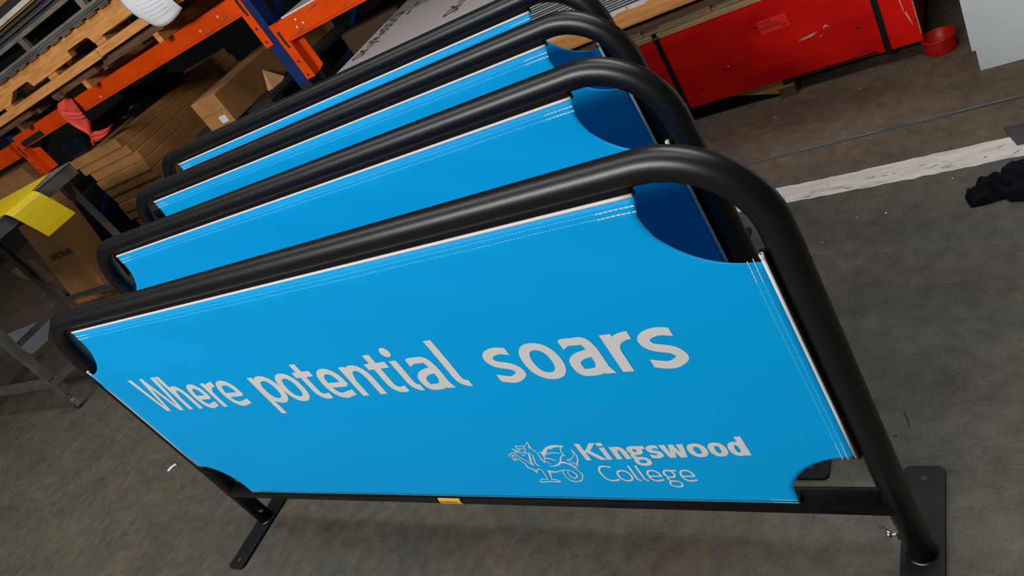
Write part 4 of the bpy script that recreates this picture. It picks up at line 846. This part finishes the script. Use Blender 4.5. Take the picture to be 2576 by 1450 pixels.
# ------------------------------------------------------------------ things on the floor at the right
b = MB(); b.prism([(1.0245, 0), (1.0145, .066), (1.0135, .066), (1.018, .5), (1.018, .9), (1.75, .9), (1.75, 0)] if 0 else [(1.0225, 0), (1.0225, .066), (1.0135, .066), (1.0135, .9), (1.75, .9), (1.75, 0)], 1.49, 1.503)
o = b.build('white_board', M_WHITEB); tag(o, 'tall white board standing on edge in the upper right corner', 'board')
b = MB(); b.box(1.0225, 1.75, 1.4885, 1.49, 0, .0008); b.build('bottom_edge', M_GREYPL, o)
tub = thing('plastic_tub', 'small ribbed red plastic tub on the floor beside the crate', 'tub', (.926, 1.676, 0))
prof2 = [(.0405, .0), (.0415, .004)]
for k in range(5): z = .008 + k * .0065; prof2 += [(.0418 + .0003 * k, z), (.0432 + .0003 * k, z + .0016), (.0432 + .0003 * k, z + .0034), (.0418 + .0003 * k, z + .005)]
prof2 += [(.0432, .0435), (.0468, .0445), (.0475, .0475), (.0462, .0500), (.0432, .0500), (.0418, .0480), (.0395, .006), (.0001, .005)]
MB().lathe((0, 0, 0), prof2, 56).build('tub_body', M_TUB, tub, smooth=True)
MB().cyl((0, 0, 0.0002), (0, 0, .003), .0405, 40).build('tub_base', M_TUB, tub)
# black garment: traced outline on the floor given puffed thickness and folds
out_ = [(.987, .890), (.975, .932), (.979, .950), (.994, .949), (1.001, .970), (1.013, .977), (1.046, .974), (1.054, 1.003), (1.081, 1.009), (1.101, 1.020), (1.16, 1.03), (1.25, 1.01), (1.28, .93), (1.2, .87), (1.093, .880), (1.064, .886), (1.056, .900), (1.026, .893)]
bm = bmesh.new(); n = 44
def inside(x, y):
    c = False; j = len(out_) - 1
    for i in range(len(out_)):
        xi, yi = out_[i]; xj, yj = out_[j]
        if (yi > y) != (yj > y) and x < (xj - xi) * (y - yi) / (yj - yi) + xi: c = not c
        j = i
    return c
def edge_d(x, y):
    d = 9
    for i in range(len(out_)):
        a = Vector(out_[i]); b_ = Vector(out_[(i + 1) % len(out_)]); p = Vector((x, y)); t = max(0, min(1, (p - a).dot(b_ - a) / (b_ - a).length_squared)); d = min(d, (p - a - (b_ - a) * t).length)
    return d
ring_ = [bm.verts.new((x, y, .001)) for x, y in out_]; f0 = bm.faces.new(ring_)
bmesh.ops.triangulate(bm, faces=[f0])
for _ in range(4): bmesh.ops.subdivide_edges(bm, edges=bm.edges[:], cuts=1, use_grid_fill=True)
for v in bm.verts:
    d = edge_d(v.co.x, v.co.y); x, y = v.co.x, v.co.y
    v.co.z = .001 + .034 * (1 - math.exp(-d / .010)) * (1 + .28 * math.sin(y * 170 + x * 40 + 2 * math.sin(x * 60)) + .2 * math.sin(x * 110 - y * 60))
for f in bm.faces: f.smooth = True
me = bpy.data.meshes.new('black_garment'); bm.to_mesh(me); bm.free(); me.materials.append(M_FABRIC); o = bpy.data.objects.new('black_garment', me); COL.objects.link(o)
tag(o, 'crumpled black garment dropped on the floor by the white line', 'clothing')
b = MB(); b.prism([(1.065, 1.184), (1.16, 1.176), (1.20, 1.09), (1.103, 1.110), (1.089, 1.098), (1.078, 1.131)], .0008, .004, 'z')
b.prism([(1.089, 1.098), (1.103, 1.112), (1.2, 1.10), (1.2, 1.085)], .004, .006, 'z')
o = b.build('rubber_offcut', mat('dark_offcut', (0.035, 0.033, 0.028), .7, var=.3)); tag(o, 'dark angular offcut lying across the end of the white line', 'offcut')
# litter: small countable bits
bits = [(2233, 558, .003, -.0)]
lit = [(.735, .935, .0022), (.803, .931, .0028), (.655, .86, .0018), (.62, 1.36, .002), (.44, 1.55, .003), (.45, 1.535, .002), (.70, 1.58, .0025), (.845, 1.6, .002), (-.35, -.18, .0022), (.18, -.18, .0018), (.52, -.20, .0035), (.27, 1.44, .002), (.95, 1.02, .002)]
o0 = None
for i, (x, y, r) in enumerate(lit):
    if o0 is None: o0 = MB().prism([(1, 0), (.4, .7), (-.5, .8), (-1, .1), (-.3, -.6), (.6, -.5)], 0, .5, 'z').build('litter_speck', M_SPECK); o = o0
    else: o = o0.copy(); COL.objects.link(o)
    o.location = (x, y, .0002); o.scale = (r, r, r * .6); o.rotation_euler = (0, 0, i * 1.3); tag(o, 'tiny white speck of litter on the concrete floor', 'litter', 'white specks on the floor')
b = MB(); b.tube([(-1.688, .176, .003), (-1.675, .190, .006), (-1.668, .205, .004), (-1.66, .2, .002)], [.004, .005, .004, .002], 8); o = b.build('paper_scrap', M_SPECK); tag(o, 'twisted white paper scrap on the floor left of the front barrier', 'litter')
b = MB(); b.tube([(.628, .812, .0012), (.640, .818, .0012)], .0014, 6); o = b.build('plastic_scrap', M_MAGENTA); tag(o, 'small magenta plastic sliver on the floor right of the barriers', 'litter')
b = MB(); b.tube([(.575, .90, .001), (.585, .875, .001), (.592, .86, .001)], .0008, 6); o = b.build('dark_thread', M_DARK); tag(o, 'short dark thread on the floor above the magenta sliver', 'litter')
b = MB(); b.tube([(.862, .30, .001), (.868, .285, .001), (.872, .268, .001)], .0012, 6); b.tube([(.846, .245, .001), (.852, .243, .001)], .0010, 6); o = b.build('cable_tie_scrap', M_DARK); tag(o, 'dark cable tie scrap on the floor right of the front barrier', 'litter')
